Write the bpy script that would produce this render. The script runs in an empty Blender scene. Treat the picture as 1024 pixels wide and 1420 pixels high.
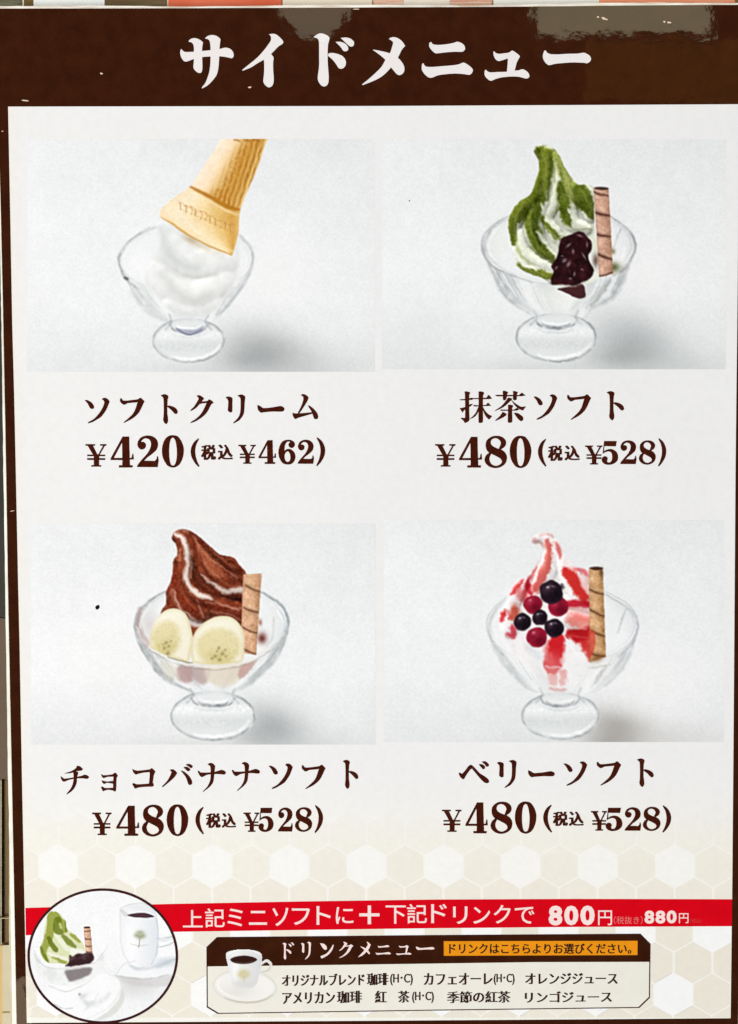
import bpy, math
import numpy as np
from mathutils import Matrix, Vector
from mathutils.geometry import tessellate_polygon

S = bpy.context.scene
COL = S.collection
RNG = np.random.default_rng(7)

# ------------------------------------------------------------------ camera
FPX, PW, PH = 1500.0, 1024.0, 1420.0          # focal length and picture size in photo pixels
_t = np.array([0.00317, -0.02423, -0.43722])
_rx, _ry, _rz = 0.04554, 0.00423, 0.00553
def _rot(rx, ry, rz):
    cx, sx, cy, sy, cz, sz = math.cos(rx), math.sin(rx), math.cos(ry), math.sin(ry), math.cos(rz), math.sin(rz)
    return (np.array([[cz, -sz, 0], [sz, cz, 0], [0, 0, 1]]) @ np.array([[cy, 0, sy], [0, 1, 0], [-sy, 0, cy]])
            @ np.array([[1, 0, 0], [0, cx, -sx], [0, sx, cx]]))
_R = _rot(_rx, _ry, _rz)
_A = np.array([[1, 0, 0], [0, 0, -1], [0, 1, 0]], float)      # sheet frame (x right, y up, z to viewer) -> world
ZC = 1.30                                                      # height of the sheet's middle
CAM_R = _A @ _R.T
CAM_P = _A @ (-_R.T @ _t) + np.array([0, 0, ZC])
cd = bpy.data.cameras.new('camera')
cam = bpy.data.objects.new('camera', cd); COL.objects.link(cam)
cd.sensor_fit = 'VERTICAL'; cd.sensor_height = 36.0; cd.sensor_width = 36.0
cd.lens = FPX / PH * 36.0
cd.clip_start = 0.01; cd.clip_end = 50
cam.matrix_world = Matrix([list(CAM_R[i]) + [CAM_P[i]] for i in range(3)] + [[0, 0, 0, 1]])
S.camera = cam

def on_plane(px, py, depth=0.0):
    """photo pixel -> point of the plane y = depth (the sheet's printed face is y = 0, the viewer at negative y)"""
    px = np.asarray(px, float); py = np.asarray(py, float)
    d = np.stack([(px - PW / 2) / FPX, (PH / 2 - py) / FPX, -np.ones_like(px)], -1) @ CAM_R.T
    k = (depth - CAM_P[1]) / d[..., 1]
    return CAM_P + d * k[..., None]

# ------------------------------------------------------------------ world, lamps, view
w = bpy.data.worlds.new('World'); S.world = w; w.use_nodes = True
w.node_tree.nodes['Background'].inputs[0].default_value = (0.9, 0.95, 1.0, 1)
w.node_tree.nodes['Background'].inputs[1].default_value = 0.02
S.view_settings.view_transform = 'Standard'; S.view_settings.look = 'None'
S.view_settings.exposure = 0; S.view_settings.gamma = 1; S.view_settings.use_curve_mapping = False
S.cycles.use_denoising = True
S.cycles.max_bounces = 6

def area(name, loc, target, sx, sy, power, color, shape='RECTANGLE'):
    l = bpy.data.lights.new(name, 'AREA'); l.shape = shape; l.size = sx; l.size_y = sy
    l.energy = power; l.color = color
    o = bpy.data.objects.new(name, l); COL.objects.link(o)
    o.location = loc
    o.rotation_euler = (Vector(target) - Vector(loc)).to_track_quat('-Z', 'Y').to_euler()
    return o
KEY = 0.68
area('key_lamp', (-2.2, -1.75, 0.6), (0, 0, ZC), 1.0, 1.0, 146 * KEY, (1.0, 0.985, 0.965))
area('fill_lamp', (3.0, -2.4, 2.9), (0, 0, ZC), 1.2, 1.2, 165 * KEY, (0.955, 0.975, 1.0))

def mirrored_lamp(name, x0, y0, x1, y1, dist, radiance, color, shape='RECTANGLE'):
    """a lamp behind the viewer whose mirror image in the glossy film covers the given patch of the sheet"""
    P = on_plane(np.array([x0, x1, x1, x0]), np.array([y0, y0, y1, y1]))
    d = P - CAM_P; d = d / np.linalg.norm(d, axis=1)[:, None]; d[:, 1] *= -1
    k = (-dist - P[:, 1]) / d[:, 1]
    Q = P + d * k[:, None]
    c = Q.mean(0); sx = np.linalg.norm(Q[1] - Q[0]); sy = np.linalg.norm(Q[3] - Q[0])
    ar = sx * sy * (math.pi / 4 if shape in ('ELLIPSE', 'DISK') else 1)
    o = area(name, c, (c[0], 0, c[2]), sx, sy, radiance * math.pi * ar, color, shape)
    return o
GLOSS = 1.0
mirrored_lamp('header_reflection_lamp', 745, -70, 985, 48, 1.6, 2.5 * GLOSS, (0.93, 0.9, 0.56))  # unseen lamp, added for the olive reflection at the header's right
mirrored_lamp('wedge_reflection_lamp', 370, -190, 504, 55, 1.6, 1.85 * GLOSS, (0.94, 0.9, 0.64), 'ELLIPSE')  # another lamp out of view, added to mirror as a wedge in the header
mirrored_lamp('corner_reflection_lamp', 815, 57, 1040, 143, 1.6, 0.3 * GLOSS, (1.0, 0.5, 0.06))  # dim orange lamp, unseen, added for the brownish sheen under the olive patch
mirrored_lamp('frame_reflection_lamp', -120, 1356, 39, 1500, 1.6, 2.6 * GLOSS, (1.0, 0.84, 0.55))  # added behind the viewer; gives the warm reflection on the lower left frame

# ------------------------------------------------------------------ colour and materials
def lin(c):
    c = np.asarray(c, float) / 255.0
    return np.where(c <= 0.04045, c / 12.92, ((c + 0.055) / 1.055) ** 2.4)

def film(nt, bsdf, strength=1.0):
    """the clear laminating film over the print: a gloss coat with faint ripples"""
    N, L = nt.nodes, nt.links
    g = N.new('ShaderNodeNewGeometry')
    a = N.new('ShaderNodeTexNoise'); a.inputs['Scale'].default_value = 300; a.inputs['Detail'].default_value = 3
    b = N.new('ShaderNodeTexNoise'); b.inputs['Scale'].default_value = 60; b.inputs['Detail'].default_value = 2
    m = N.new('ShaderNodeMath'); m.operation = 'MULTIPLY_ADD'; m.inputs[1].default_value = 9.0
    L.new(g.outputs['Position'], a.inputs['Vector']); L.new(g.outputs['Position'], b.inputs['Vector'])
    L.new(b.outputs[0], m.inputs[0]); L.new(a.outputs[0], m.inputs[2])
    bp = N.new('ShaderNodeBump'); bp.inputs['Strength'].default_value = 1.0; bp.inputs['Distance'].default_value = 0.0000075
    L.new(m.outputs[0], bp.inputs['Height'])
    L.new(bp.outputs[0], bsdf.inputs['Coat Normal'])
    bsdf.inputs['Coat Weight'].default_value = strength
    bsdf.inputs['Coat Roughness'].default_value = 0.025
    bsdf.inputs['Coat IOR'].default_value = 1.5
    bsdf.inputs['Roughness'].default_value = 0.7
    bsdf.inputs['Specular IOR Level'].default_value = 0.0

def ink(name, color=None, grain=0.03, mottle=0.03, coat=1.0, scale=1500, mot_scale=160):
    """printed ink under film: a flat colour (or the 'ink' colours stored on the mesh) with press grain"""
    m = bpy.data.materials.new(name); m.use_nodes = True
    nt = m.node_tree; N, L = nt.nodes, nt.links
    b = N['Principled BSDF']
    g = N.new('ShaderNodeNewGeometry')
    n1 = N.new('ShaderNodeTexNoise'); n1.inputs['Scale'].default_value = scale; n1.inputs['Detail'].default_value = 2
    n2 = N.new('ShaderNodeTexNoise'); n2.inputs['Scale'].default_value = mot_scale; n2.inputs['Detail'].default_value = 4
    for n in (n1, n2): L.new(g.outputs['Position'], n.inputs['Vector'])
    def remap(src, amp):
        r = N.new('ShaderNodeMapRange')
        r.inputs['From Min'].default_value = 0.25; r.inputs['From Max'].default_value = 0.75
        r.inputs['To Min'].default_value = 1 - amp; r.inputs['To Max'].default_value = 1 + amp
        L.new(src, r.inputs['Value']); return r.outputs[0]
    mu = N.new('ShaderNodeMath'); mu.operation = 'MULTIPLY'
    L.new(remap(n1.outputs[0], grain), mu.inputs[0]); L.new(remap(n2.outputs[0], mottle), mu.inputs[1])
    v = N.new('ShaderNodeVectorMath'); v.operation = 'SCALE'
    if color is None:
        at = N.new('ShaderNodeAttribute'); at.attribute_name = 'ink'
        L.new(at.outputs['Color'], v.inputs[0])
    else:
        v.inputs[0].default_value = tuple(lin(color))
    L.new(mu.outputs[0], v.inputs['Scale'])
    L.new(v.outputs[0], b.inputs['Base Color'])
    film(nt, b, coat)
    return m

M = {
    'brown': ink('brown_ink', (56, 25, 10), 0.16, 0.22),
    'white': ink('white_ink', (236, 234, 233), 0.02, 0.02),
    'text': ink('brown_lettering_ink', (66, 22, 10), 0.12, 0.35, mot_scale=420),
    'small': ink('small_lettering_ink', (52, 30, 24), 0.1, 0.2),
    'title': ink('title_ink', (236, 231, 229), 0.02, 0.02),
    'red': ink('red_ink', (212, 6, 24), 0.06, 0.07),
    'cream_txt': ink('cream_lettering_ink', (244, 222, 218), 0.03, 0.04),
    'pink_txt': ink('pink_lettering_ink', (226, 120, 120), 0.05, 0.1),
    'faint_txt': ink('faint_lettering_ink', (212, 60, 66), 0.05, 0.1),
    'orange': ink('orange_ink', (232, 146, 24), 0.05, 0.07),
    'photo': ink('printed_photo_ink', None, 0.016, 0.016, scale=1900),
    'pale': ink('pale_panel_ink', (233, 230, 219), 0.025, 0.03),
    'rim': ink('dark_rim_ink', (58, 26, 28), 0.1, 0.2),
    'speck': ink('speck_ink', (22, 20, 26), 0.1, 0.1, 0.2),
    'fleck': ink('fleck_ink', (232, 206, 180), 0.05, 0.1, 0.2),
}

# ------------------------------------------------------------------ mesh helpers
LAY = 0.000025                                   # each printed layer lies this far in front of the one below
def link(name, me, mat, parent=None):
    o = bpy.data.objects.new(name, me); COL.objects.link(o)
    if mat is not None: me.materials.append(mat)
    if parent is not None: o.parent = parent
    return o
def catmull(pts, flags, step=4, closed=True):
    out = []; n = len(pts)
    P = [np.array(p, float) for p in pts]
    for i in range(n if closed else n - 1):
        p1, p2 = P[i], P[(i + 1) % n]
        c1, c2 = flags[i], flags[(i + 1) % n]
        p0 = P[i - 1] if (i > 0 or closed) else p1
        p3 = P[(i + 2) % n] if (i + 2 < n or closed) else p2
        if c1 and c2:
            out.append(p1); continue
        t1 = (p2 - p1) if c1 else (p2 - p0) / 2
        t2 = (p2 - p1) if c2 else (p3 - p1) / 2
        L = np.linalg.norm(p2 - p1)
        for t, lim in ((t1, L), (t2, L)):
            q = np.linalg.norm(t)
            if q > lim: t *= lim / q
        for s in range(step):
            u = s / step
            out.append((2*u**3 - 3*u*u + 1) * p1 + (u**3 - 2*u*u + u) * t1 + (3*u*u - 2*u**3) * p2 + (u**3 - u*u) * t2)
    if not closed: out.append(P[-1])
    return np.array(out)
def parse(s):
    pts, fl = [], []
    for tok in s.split():
        f = tok.endswith('!'); tok = tok.rstrip('!')
        a, b = tok.split(','); pts.append((float(a), float(b))); fl.append(f)
    return catmull(pts, fl)

class Flat:
    """collects flat outlines in photo pixels and links them as one mesh lying on a layer of the sheet"""
    def __init__(s): s.v, s.f, s.k = [], [], 0
    def loops(s, loops, layer, dz=True):
        base = len(s.v)
        d = -layer * LAY - (s.k % 12) * 1.5e-6 * dz; s.k += 1
        allp = np.concatenate(loops)
        tris = tessellate_polygon([[Vector((p[0], -p[1], 0)) for p in l] for l in loops])
        s.v += [tuple(p) for p in on_plane(allp[:, 0], allp[:, 1], d)]
        for t in tris:
            a, b, c = t
            ar = (allp[b][0] - allp[a][0]) * (allp[c][1] - allp[a][1]) - (allp[b][1] - allp[a][1]) * (allp[c][0] - allp[a][0])
            if abs(ar) < 1e-9: continue
            s.f.append((base + a, base + c, base + b) if ar > 0 else (base + a, base + b, base + c))
        return s
    def build(s, name, mat, parent):
        me = bpy.data.meshes.new(name); me.from_pydata(s.v, [], s.f); me.update()
        return link(name, me, mat, parent)

def ribbon(pts, width):
    """outline of a line of given pixel width along pts"""
    P = np.array(pts, float); T = np.gradient(P, axis=0); T /= np.linalg.norm(T, axis=1)[:, None] + 1e-9
    Nn = np.stack([-T[:, 1], T[:, 0]], 1) * (np.asarray(width) / 2).reshape(-1, 1)
    return np.concatenate([P + Nn, (P - Nn)[::-1]])
# ------------------------------------------------------------------ lettering traced stroke by stroke
# glyph: (x0, y0, scale, [stroke, ...]); a stroke is a list of loops (outline, holes)
def G(x0, y0, sc, *strokes):
    out = []
    for st in strokes:
        out.append([np.stack([x0 + l[:, 0] / sc, y0 + l[:, 1] / sc], 1) for l in map(parse, st.split('|'))])
    return out
def bbox(g):
    a = np.concatenate([l for st in g for l in st]); return a.min(0), a.max(0)
def moved(g, x0, y0, x1, y1, flip=False):
    lo, hi = bbox(g); out = []
    for st in g:
        ns = []
        for l in st:
            u = (l - lo) / (hi - lo)
            if flip: u = np.stack([1 - u[:, 0], u[:, 1]], 1)[::-1]
            ns.append(np.array([x0, y0]) + u * np.array([x1 - x0, y1 - y0]))
        out.append(ns)
    return out

T_SA = G(247, 44, 12.8, "62,305! 85,335 130,360 280,355 450,340 600,325 730,310 800,290 850,282 920,300 970,345 990,400 985,445 955,472! 850,448 730,435 560,440 430,450 270,488 200,515 140,530 100,515 60,455 40,385 45,330",
         "192,160! 225,130 290,113 360,128 415,160 445,190! 430,300 430,450 435,600 430,690 410,725 375,732 330,710 285,660 275,620 285,490 285,350 280,250 250,195 192,178!",
         "485,112! 530,75 610,58 680,72 730,105 757,135! 745,220 735,330 730,500 718,640 690,760 620,860 530,950 430,1008! 428,985 480,920 520,830 555,720 575,580 580,420 580,300 570,190 545,140 490,122!")
T_I = G(330, 44, 12.8, "553,45! 600,38 660,40 720,75 790,145 808,180 795,215 730,255 660,325 590,395! 460,498! 350,560 230,635 90,692! 78,680 200,580 350,455 480,310 560,200 588,150 590,95 575,65",
        "590,395! 620,430 637,470 628,540 628,680 638,800 635,900 610,960 560,988 510,968 465,915 452,870 465,760 470,640 468,540 460,480! 520,400")
T_DO = G(425, 44, 12.8, "125,95! 190,50 255,28 330,45 390,80 412,110 405,160 388,220 380,330 380,500 388,650 398,780 395,880 375,940 325,972 270,955 220,890 203,820 215,720 228,600 228,450 228,300 225,180 205,125 180,112",
         "385,405! 400,385 460,375 560,395 640,430 690,490 705,550 690,610 650,650 610,658 570,640 530,575 470,500 385,425!",
         "520,180! 600,178 680,205 735,260 745,310 725,340 690,348 655,335 610,270", "610,110! 700,102 780,120 840,170 850,210 835,250 800,265 760,250 700,195")
T_ME = G(495, 44, 12.8, "570,128! 600,105 650,95 720,110 800,165 860,250! 800,320 730,460 650,580 540,710 420,810 280,880 110,946! 95,935 200,850 330,735 440,620 510,500 590,380 630,260 645,190 620,160",
         "285,322! 300,318 440,345 580,380 680,430 760,490 820,570 845,640 838,710 800,755 760,770 715,755 660,695 600,620 500,490 400,405")
T_NI = G(580, 44, 12.8, "205,190! 240,185 248,210 300,230 400,232 550,215 640,195 695,177 760,195 815,235 835,285 830,320 785,355 650,355 500,365 330,385 300,378 240,325 200,265 198,220",
         "70,575! 95,560 115,595 150,620 250,625 420,612 600,597 720,580 800,548 860,570 930,620 970,665 970,705 945,745 905,765 800,750 650,742 480,755 350,775 270,808 220,818 170,800 110,745 70,680 65,630")
T_YU = G(665, 44, 12.8, "250,350! 268,350 290,375 350,392 440,382 525,370 580,335 640,365 710,420 718,445 690,495 660,560 640,640 625,700! 620,760 490,760 490,700! 500,600 508,475! 470,485 400,508 340,520 290,490 255,420",
         "95,690! 120,675 140,700 200,722 330,715 490,710 640,690 700,685 750,667 800,675 860,720 888,770 880,810 845,830 800,825 700,800 560,795 400,810 300,835 210,870 160,850 110,800 92,750")
T_BAR = G(748, 44, 12.8, "92,335! 118,335 140,370 200,397 330,402 500,392 680,388 790,372 850,395 900,430 920,480 905,525 850,560 800,552 600,545 430,555 280,570 175,593 120,560 75,490 65,430 75,375")

K_SO = G(110, 540, 11.378, "90,170! 130,172 190,205 225,250 235,280 225,300 195,305 170,285 145,235 115,195",
         "360,155! 375,140 410,135 450,155 478,190! 460,240 430,310 390,375 340,435 270,480 200,518 140,535! 150,515 230,470 300,400 350,330 385,260 400,200 385,170")
K_FU = G(110, 540, 11.378, "650,140! 672,150 690,175 740,180 850,168 930,155 965,133 995,155 1030,190! 1010,225 990,270 950,350 900,410 820,470 710,525! 705,518 780,455 850,385 890,310 925,200! 850,207 770,215 710,240 670,215 648,185")
K_TO = G(200, 540, 11.378, "268,95! 290,85 330,78 370,95 382,118 370,160 365,260 365,380 375,450 375,510 350,548! 320,520 305,480 312,420 315,300 312,180 305,130 280,108",
         "365,262! 400,258 460,275 505,305 528,350 520,378 500,385 475,370 430,320 370,272")
K_KU = G(255, 540, 11.378, "210,100! 235,92 280,110 320,145! 295,175 250,230 200,285 150,320 108,340! 112,325 170,265 215,195 240,145 225,120",
         "265,195! 330,190 380,180 400,160 440,180 470,210! 430,240 390,320 340,390 270,450 190,500 110,530! 115,515 200,460 280,380 330,290 365,212! 300,218 255,225")
K_RI = G(255, 540, 11.378, "665,128! 690,115 735,120 765,140 765,200 765,350! 740,362 705,340 700,310 705,250 705,180 690,150",
         "850,98! 880,88 915,82 960,105 968,130 960,200 955,300 945,380 920,430 870,490 785,535! 790,520 850,460 885,400 900,320 902,230 900,150 885,120")
K_BAR = G(100, 530, 2.7676, "712,88! 722,92 735,100 770,97 800,92 812,97 815,105 808,112 770,112 735,115 725,116 715,105")
K_MU = G(360, 540, 11.378, "655,88! 690,75 740,95 775,130! 750,190 700,270 640,360 615,385! 610,370 650,290 690,190 695,120",
         "525,370! 545,378 600,382 700,375 830,362! 850,375 700,420 600,450 575,465 550,450 530,410", "765,252! 800,265 860,315 905,370 922,410 920,455 890,468 865,455 845,400 820,340")
K_MATSU = G(635, 535, 10.24, "32,195! 110,188 200,172 215,190 200,198 35,203", "100,82! 130,82 172,97 162,130 160,250 162,400 165,480 150,505 105,527! 80,490 50,465 55,455 100,460 108,440 108,250 105,120",
            "30,315! 50,318 110,300 160,270 205,258! 210,265 150,310 90,345 70,378!", "160,178! 300,176! 410,170! 435,132! 450,140 485,182! 440,187! 160,186!", "220,270! 260,278 400,275! 430,240! 475,282! 240,292!",
            "298,82! 330,82 372,98 358,140 355,300 355,510 330,525 300,515 300,300 300,120", "300,290! 260,380 220,430 175,468! 190,465 250,430 290,370 320,290!", "355,300! 390,360 440,410 488,430! 445,478! 400,430 370,370")
K_CHA = G(635, 535, 10.24, "530,130! 560,130! 870,133! 910,98! 962,138! 910,145! 560,148!", "642,75! 660,72 712,92 698,120 690,180 665,205 645,190 645,110", "785,78! 800,75 850,92 838,120 835,190 810,205 788,185 790,110",
          "715,170! 770,185 730,230 650,300 530,358! 540,345 620,290 690,210", "755,185! 790,230 860,280 905,300 968,293! 925,350! 860,320 800,260", "605,340! 800,340! 840,315! 870,340! 840,350! 610,353!",
          "715,275! 745,270 785,285 770,320 772,510 745,522 715,512 718,320", "640,372! 692,405 640,450 535,498! 545,480 600,430", "800,385! 850,390 910,430 930,460 920,490 900,500 870,480 830,430")
K_CHI = G(80, 1055, 11.378, "105,200! 160,185 230,160 295,115 310,82 360,95 400,135! 370,155 300,160 220,190", "50,245! 70,260 110,285 250,265 380,240 430,222 480,240 495,262 470,282 400,275 300,275 180,300 100,328 65,295",
          "250,170! 322,180 305,260 300,340 270,420 220,480 145,530! 150,515 210,440 245,360 258,260")
K_YO = G(80, 1055, 11.378, "688,210! 720,230 800,225 870,215 910,190 950,235! 930,270 925,400 920,470 905,482 870,465! 800,455 740,470 720,478 690,420! 705,408 750,432 880,428! 880,360! 780,345 730,362 695,310! 720,318 780,330 885,318! 885,248! 800,250 720,268")
K_KO = G(170, 1055, 9.309, "130,105! 150,120 200,130 320,118 360,110 380,97 425,140! 405,180 395,250 390,285 400,300 400,330! 280,335 200,345 165,355 130,300! 145,290 180,305 280,302 345,295! 355,200 355,145! 280,150 210,165 175,175 145,150")
K_BA = G(170, 1055, 9.309, "610,118! 650,112 680,130 705,158! 670,210 600,275 520,340! 515,330 580,260 625,180 635,140", "755,125! 800,145 860,200 895,260 895,300 865,310 850,290 820,210",
         "820,48! 860,42 895,58 905,80 885,92 860,75", "790,85! 830,80 870,105 870,125 845,132 820,110")
K_NA = G(270, 1055, 9.309, "45,130! 60,135 75,152 150,155 240,148 310,130 350,120 390,135 402,158 385,175 320,170 240,170 160,180 100,208 70,190 48,150",
         "170,45! 200,30 240,40 265,70! 258,120 250,200 240,270 200,330 110,402! 115,390 170,330 205,250 212,150 205,70")
K_BE = G(630, 1045, 9.309, "62,250! 80,250 100,262 140,225 185,165 218,148 260,180 330,255 400,300 440,335 450,365 430,380 390,370 330,310 230,190! 200,215 150,285 125,328 95,315 70,280",
         "320,138! 360,140 395,165 395,190 375,200 350,175", "358,105! 400,102 440,130 447,155 420,168 395,135")
K_N = G(0, 0, 1, "5,15! 30,18 48,32 50,48 38,52 22,40", "8,88! 45,75 72,50 92,22! 96,27 85,55 60,80 20,100 12,98")
K_ME = G(0, 0, 1, "62,2! 75,5 92,20! 80,45 55,72 30,90 2,100! 20,82 45,58 62,35 72,18", "18,30! 45,38 72,55 88,75! 80,80 60,62 40,48")
K_NI = G(0, 0, 1, "14,16! 22,22 50,20 78,12 90,20 86,28 50,31 26,34 18,32", "0,76! 8,80 50,79 84,72 100,82 95,91 50,90 14,95 4,90")
K_YU = G(0, 0, 1, "18,8! 30,15 60,12 68,4 82,14! 76,40 70,80! 60,80! 66,24! 30,27 22,24", "0,78! 10,82 50,80 86,74 100,84 95,92 50,90 14,96 4,92")
K_DO = K_TO + G(200, 540, 11.378, "440,110! 490,115 530,150 535,180 510,190 480,160", "510,70! 560,75 600,110 605,140 580,150 550,120")

D4 = G(115, 595, 11.378, "630,120! 732,120! 735,300! 740,455! 770,455! 785,390! 798,390! 805,480! 740,482! 745,570! 790,572! 785,605! 570,605! 570,572! 625,570! 625,488! 440,488! 440,465!|612,225! 490,455! 625,455! 622,225!")
D2 = G(185, 595, 11.378, "60,598! 68,570 130,490 220,390 270,300 283,235 265,175 220,148 175,150 130,185 125,205! 160,205 190,225 200,255 185,300 140,322 95,305 70,260 72,210 105,150 160,115 230,103 310,120 370,170 390,240 370,320 300,390 220,450 172,500! 340,505! 370,470 372,430! 388,430! 398,490 385,600!")
D0 = G(185, 595, 11.378, "625,98 700,115 760,190 795,290 798,360 780,460 730,560 660,605 600,605 540,575 480,480 455,370 465,250 510,150 570,105|625,133 660,165 682,250 692,350 685,480 660,560 625,580 590,555 570,460 565,350 572,240 590,165")
D8 = G(630, 595, 8.533, "495,78 560,88 605,125 615,165 600,205 555,240! 600,275 625,330 610,400 560,445 490,462 420,445 375,405 362,360 380,310 415,280! 385,240 375,185 390,130 440,90|495,105 535,125 555,165 530,235! 480,215 445,190 432,155 450,118|440,290! 500,320 550,350 568,385 550,415 500,437 455,425 425,390 418,340")
D6 = G(350, 600, 9.309, "440,92 500,95 540,120 550,150 540,180 515,195 485,185 470,160 475,135 495,120! 470,110 440,125 420,170 415,235! 450,212 490,212 535,245 557,300 545,360 510,400 460,410 400,395 360,340 340,270 350,190 385,120|455,238 480,255 495,300 490,355 465,378 435,370 418,330 420,275")
D5 = G(805, 600, 7.877, "260,95! 398,95! 388,150! 262,148! 258,205! 300,185 350,185 395,215 412,265 400,310 360,340 310,350 265,340 240,315 235,285 255,262 280,262 298,282 290,310 300,325 325,325 345,300 350,260 340,220 310,205 270,215 245,232! 255,150!")
YEN = G(115, 595, 11.378, "42,245! 195,245! 190,268! 160,270! 225,400! 260,410! 255,500! 255,570! 290,572! 290,592! 135,592! 135,572! 175,568! 175,430! 80,270! 45,265!",
        "270,245! 372,245! 368,268! 345,270! 262,415! 240,410! 318,270! 272,266!", "70,408! 352,408! 352,430! 70,430!", "70,462! 352,462! 352,488! 70,488!")
PAR = G(260, 600, 10.24, "158,82! 165,92 130,160 112,240 115,320 140,410 172,475! 160,485! 110,430 65,350 50,270 62,200 100,130")

TXT = 3                                                 # layer of the lettering
def grown(l, d):
    """a loop moved outward by d pixels along its normals"""
    t = np.roll(l, -1, 0) - np.roll(l, 1, 0); t = t / (np.linalg.norm(t, axis=1)[:, None] + 1e-9)
    ar = np.sum(l[:, 0] * np.roll(l[:, 1], -1) - np.roll(l[:, 0], -1) * l[:, 1])
    return l + np.stack([t[:, 1], -t[:, 0]], 1) * d * (1 if ar > 0 else -1)
def lettering(name, mat, parent, glyphs, layer=TXT, grow=0.0):
    F = Flat()
    for g in glyphs:
        for st in g: F.loops([grown(l, grow if i == 0 else -grow) for i, l in enumerate(st)] if grow else st, layer)
    return F.build(name, mat, parent)

_text_cache = {}
def font_loops(body, bold, smear):
    """a word in the built-in font as flat triangles in the unit box"""
    key = (body, bold)
    if key not in _text_cache:
        cu = bpy.data.curves.new('word', 'FONT'); cu.body = body; cu.size = 1.0; cu.offset = bold; cu.resolution_u = 3
        ob = bpy.data.objects.new('word', cu); COL.objects.link(ob)
        bpy.context.view_layer.update()
        me = bpy.data.meshes.new_from_object(ob.evaluated_get(bpy.context.evaluated_depsgraph_get()))
        v = np.array([x.co[:2] for x in me.vertices]); f = [tuple(p.vertices) for p in me.polygons]
        bpy.data.objects.remove(ob); bpy.data.curves.remove(cu); bpy.data.meshes.remove(me)
        lo, hi = v.min(0), v.max(0); v = (v - lo) / (hi - lo); v[:, 1] = 1 - v[:, 1]
        _text_cache[key] = (v, f)
    return _text_cache[key]
def words(name, mat, parent, items, layer=TXT, bold=0.0, smear=0.0, copies=1):
    """items: (text, x0, y0, x1, y1[, y shift at the right end]) in photo pixels; smear thickens the uprights only"""
    V, Fc = [], []
    for k, it in enumerate(items):
        body, x0, y0, x1, y1 = it[:5]; sh = it[5] if len(it) > 5 else 0.0
        b = it[6] if len(it) > 6 else bold
        v, f = font_loops(body, b, smear)
        for c in range(copies):
            off = 0 if copies == 1 else smear * (c / (copies - 1) - 0.5)
            x = x0 + smear / 2 + v[:, 0] * (x1 - x0 - smear) + off
            y = y0 + v[:, 1] * (y1 - y0) + sh * v[:, 0]
            base = len(V)
            V += [tuple(p) for p in on_plane(x, y, -layer * LAY - c * 2e-6)]
            for p in f:
                a = np.array([(x[i], y[i]) for i in p[:3]])
                ar = np.cross(a[1] - a[0], a[2] - a[0])
                q = tuple(base + i for i in p)
                Fc.append(q if ar < 0 else q[::-1])
    me = bpy.data.meshes.new(name); me.from_pydata(V, [], Fc); me.update()
    return link(name, me, mat, parent)
# ------------------------------------------------------------------ painter for the printed photographs
def value_noise(h, w, cell, octaves=3, seed=0):
    r = np.random.default_rng(seed); out = np.zeros((h, w)); amp = 1; tot = 0
    for o in range(octaves):
        c = max(cell / 2 ** o, 1.0)
        gh, gw = int(h / c) + 3, int(w / c) + 3
        g = r.random((gh, gw)) * 2 - 1
        yy = np.arange(h) / c; xx = np.arange(w) / c
        iy, ix = yy.astype(int), xx.astype(int)
        fy = yy - iy; fx = xx - ix; fy = fy * fy * (3 - 2 * fy); fx = fx * fx * (3 - 2 * fx)
        a = g[iy][:, ix]; b = g[iy][:, ix + 1]; c_ = g[iy + 1][:, ix]; d = g[iy + 1][:, ix + 1]
        out += amp * ((a * (1 - fx) + b * fx) * (1 - fy[:, None]) + (c_ * (1 - fx) + d * fx) * fy[:, None])
        tot += amp; amp *= 0.55
    return out / tot

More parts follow.
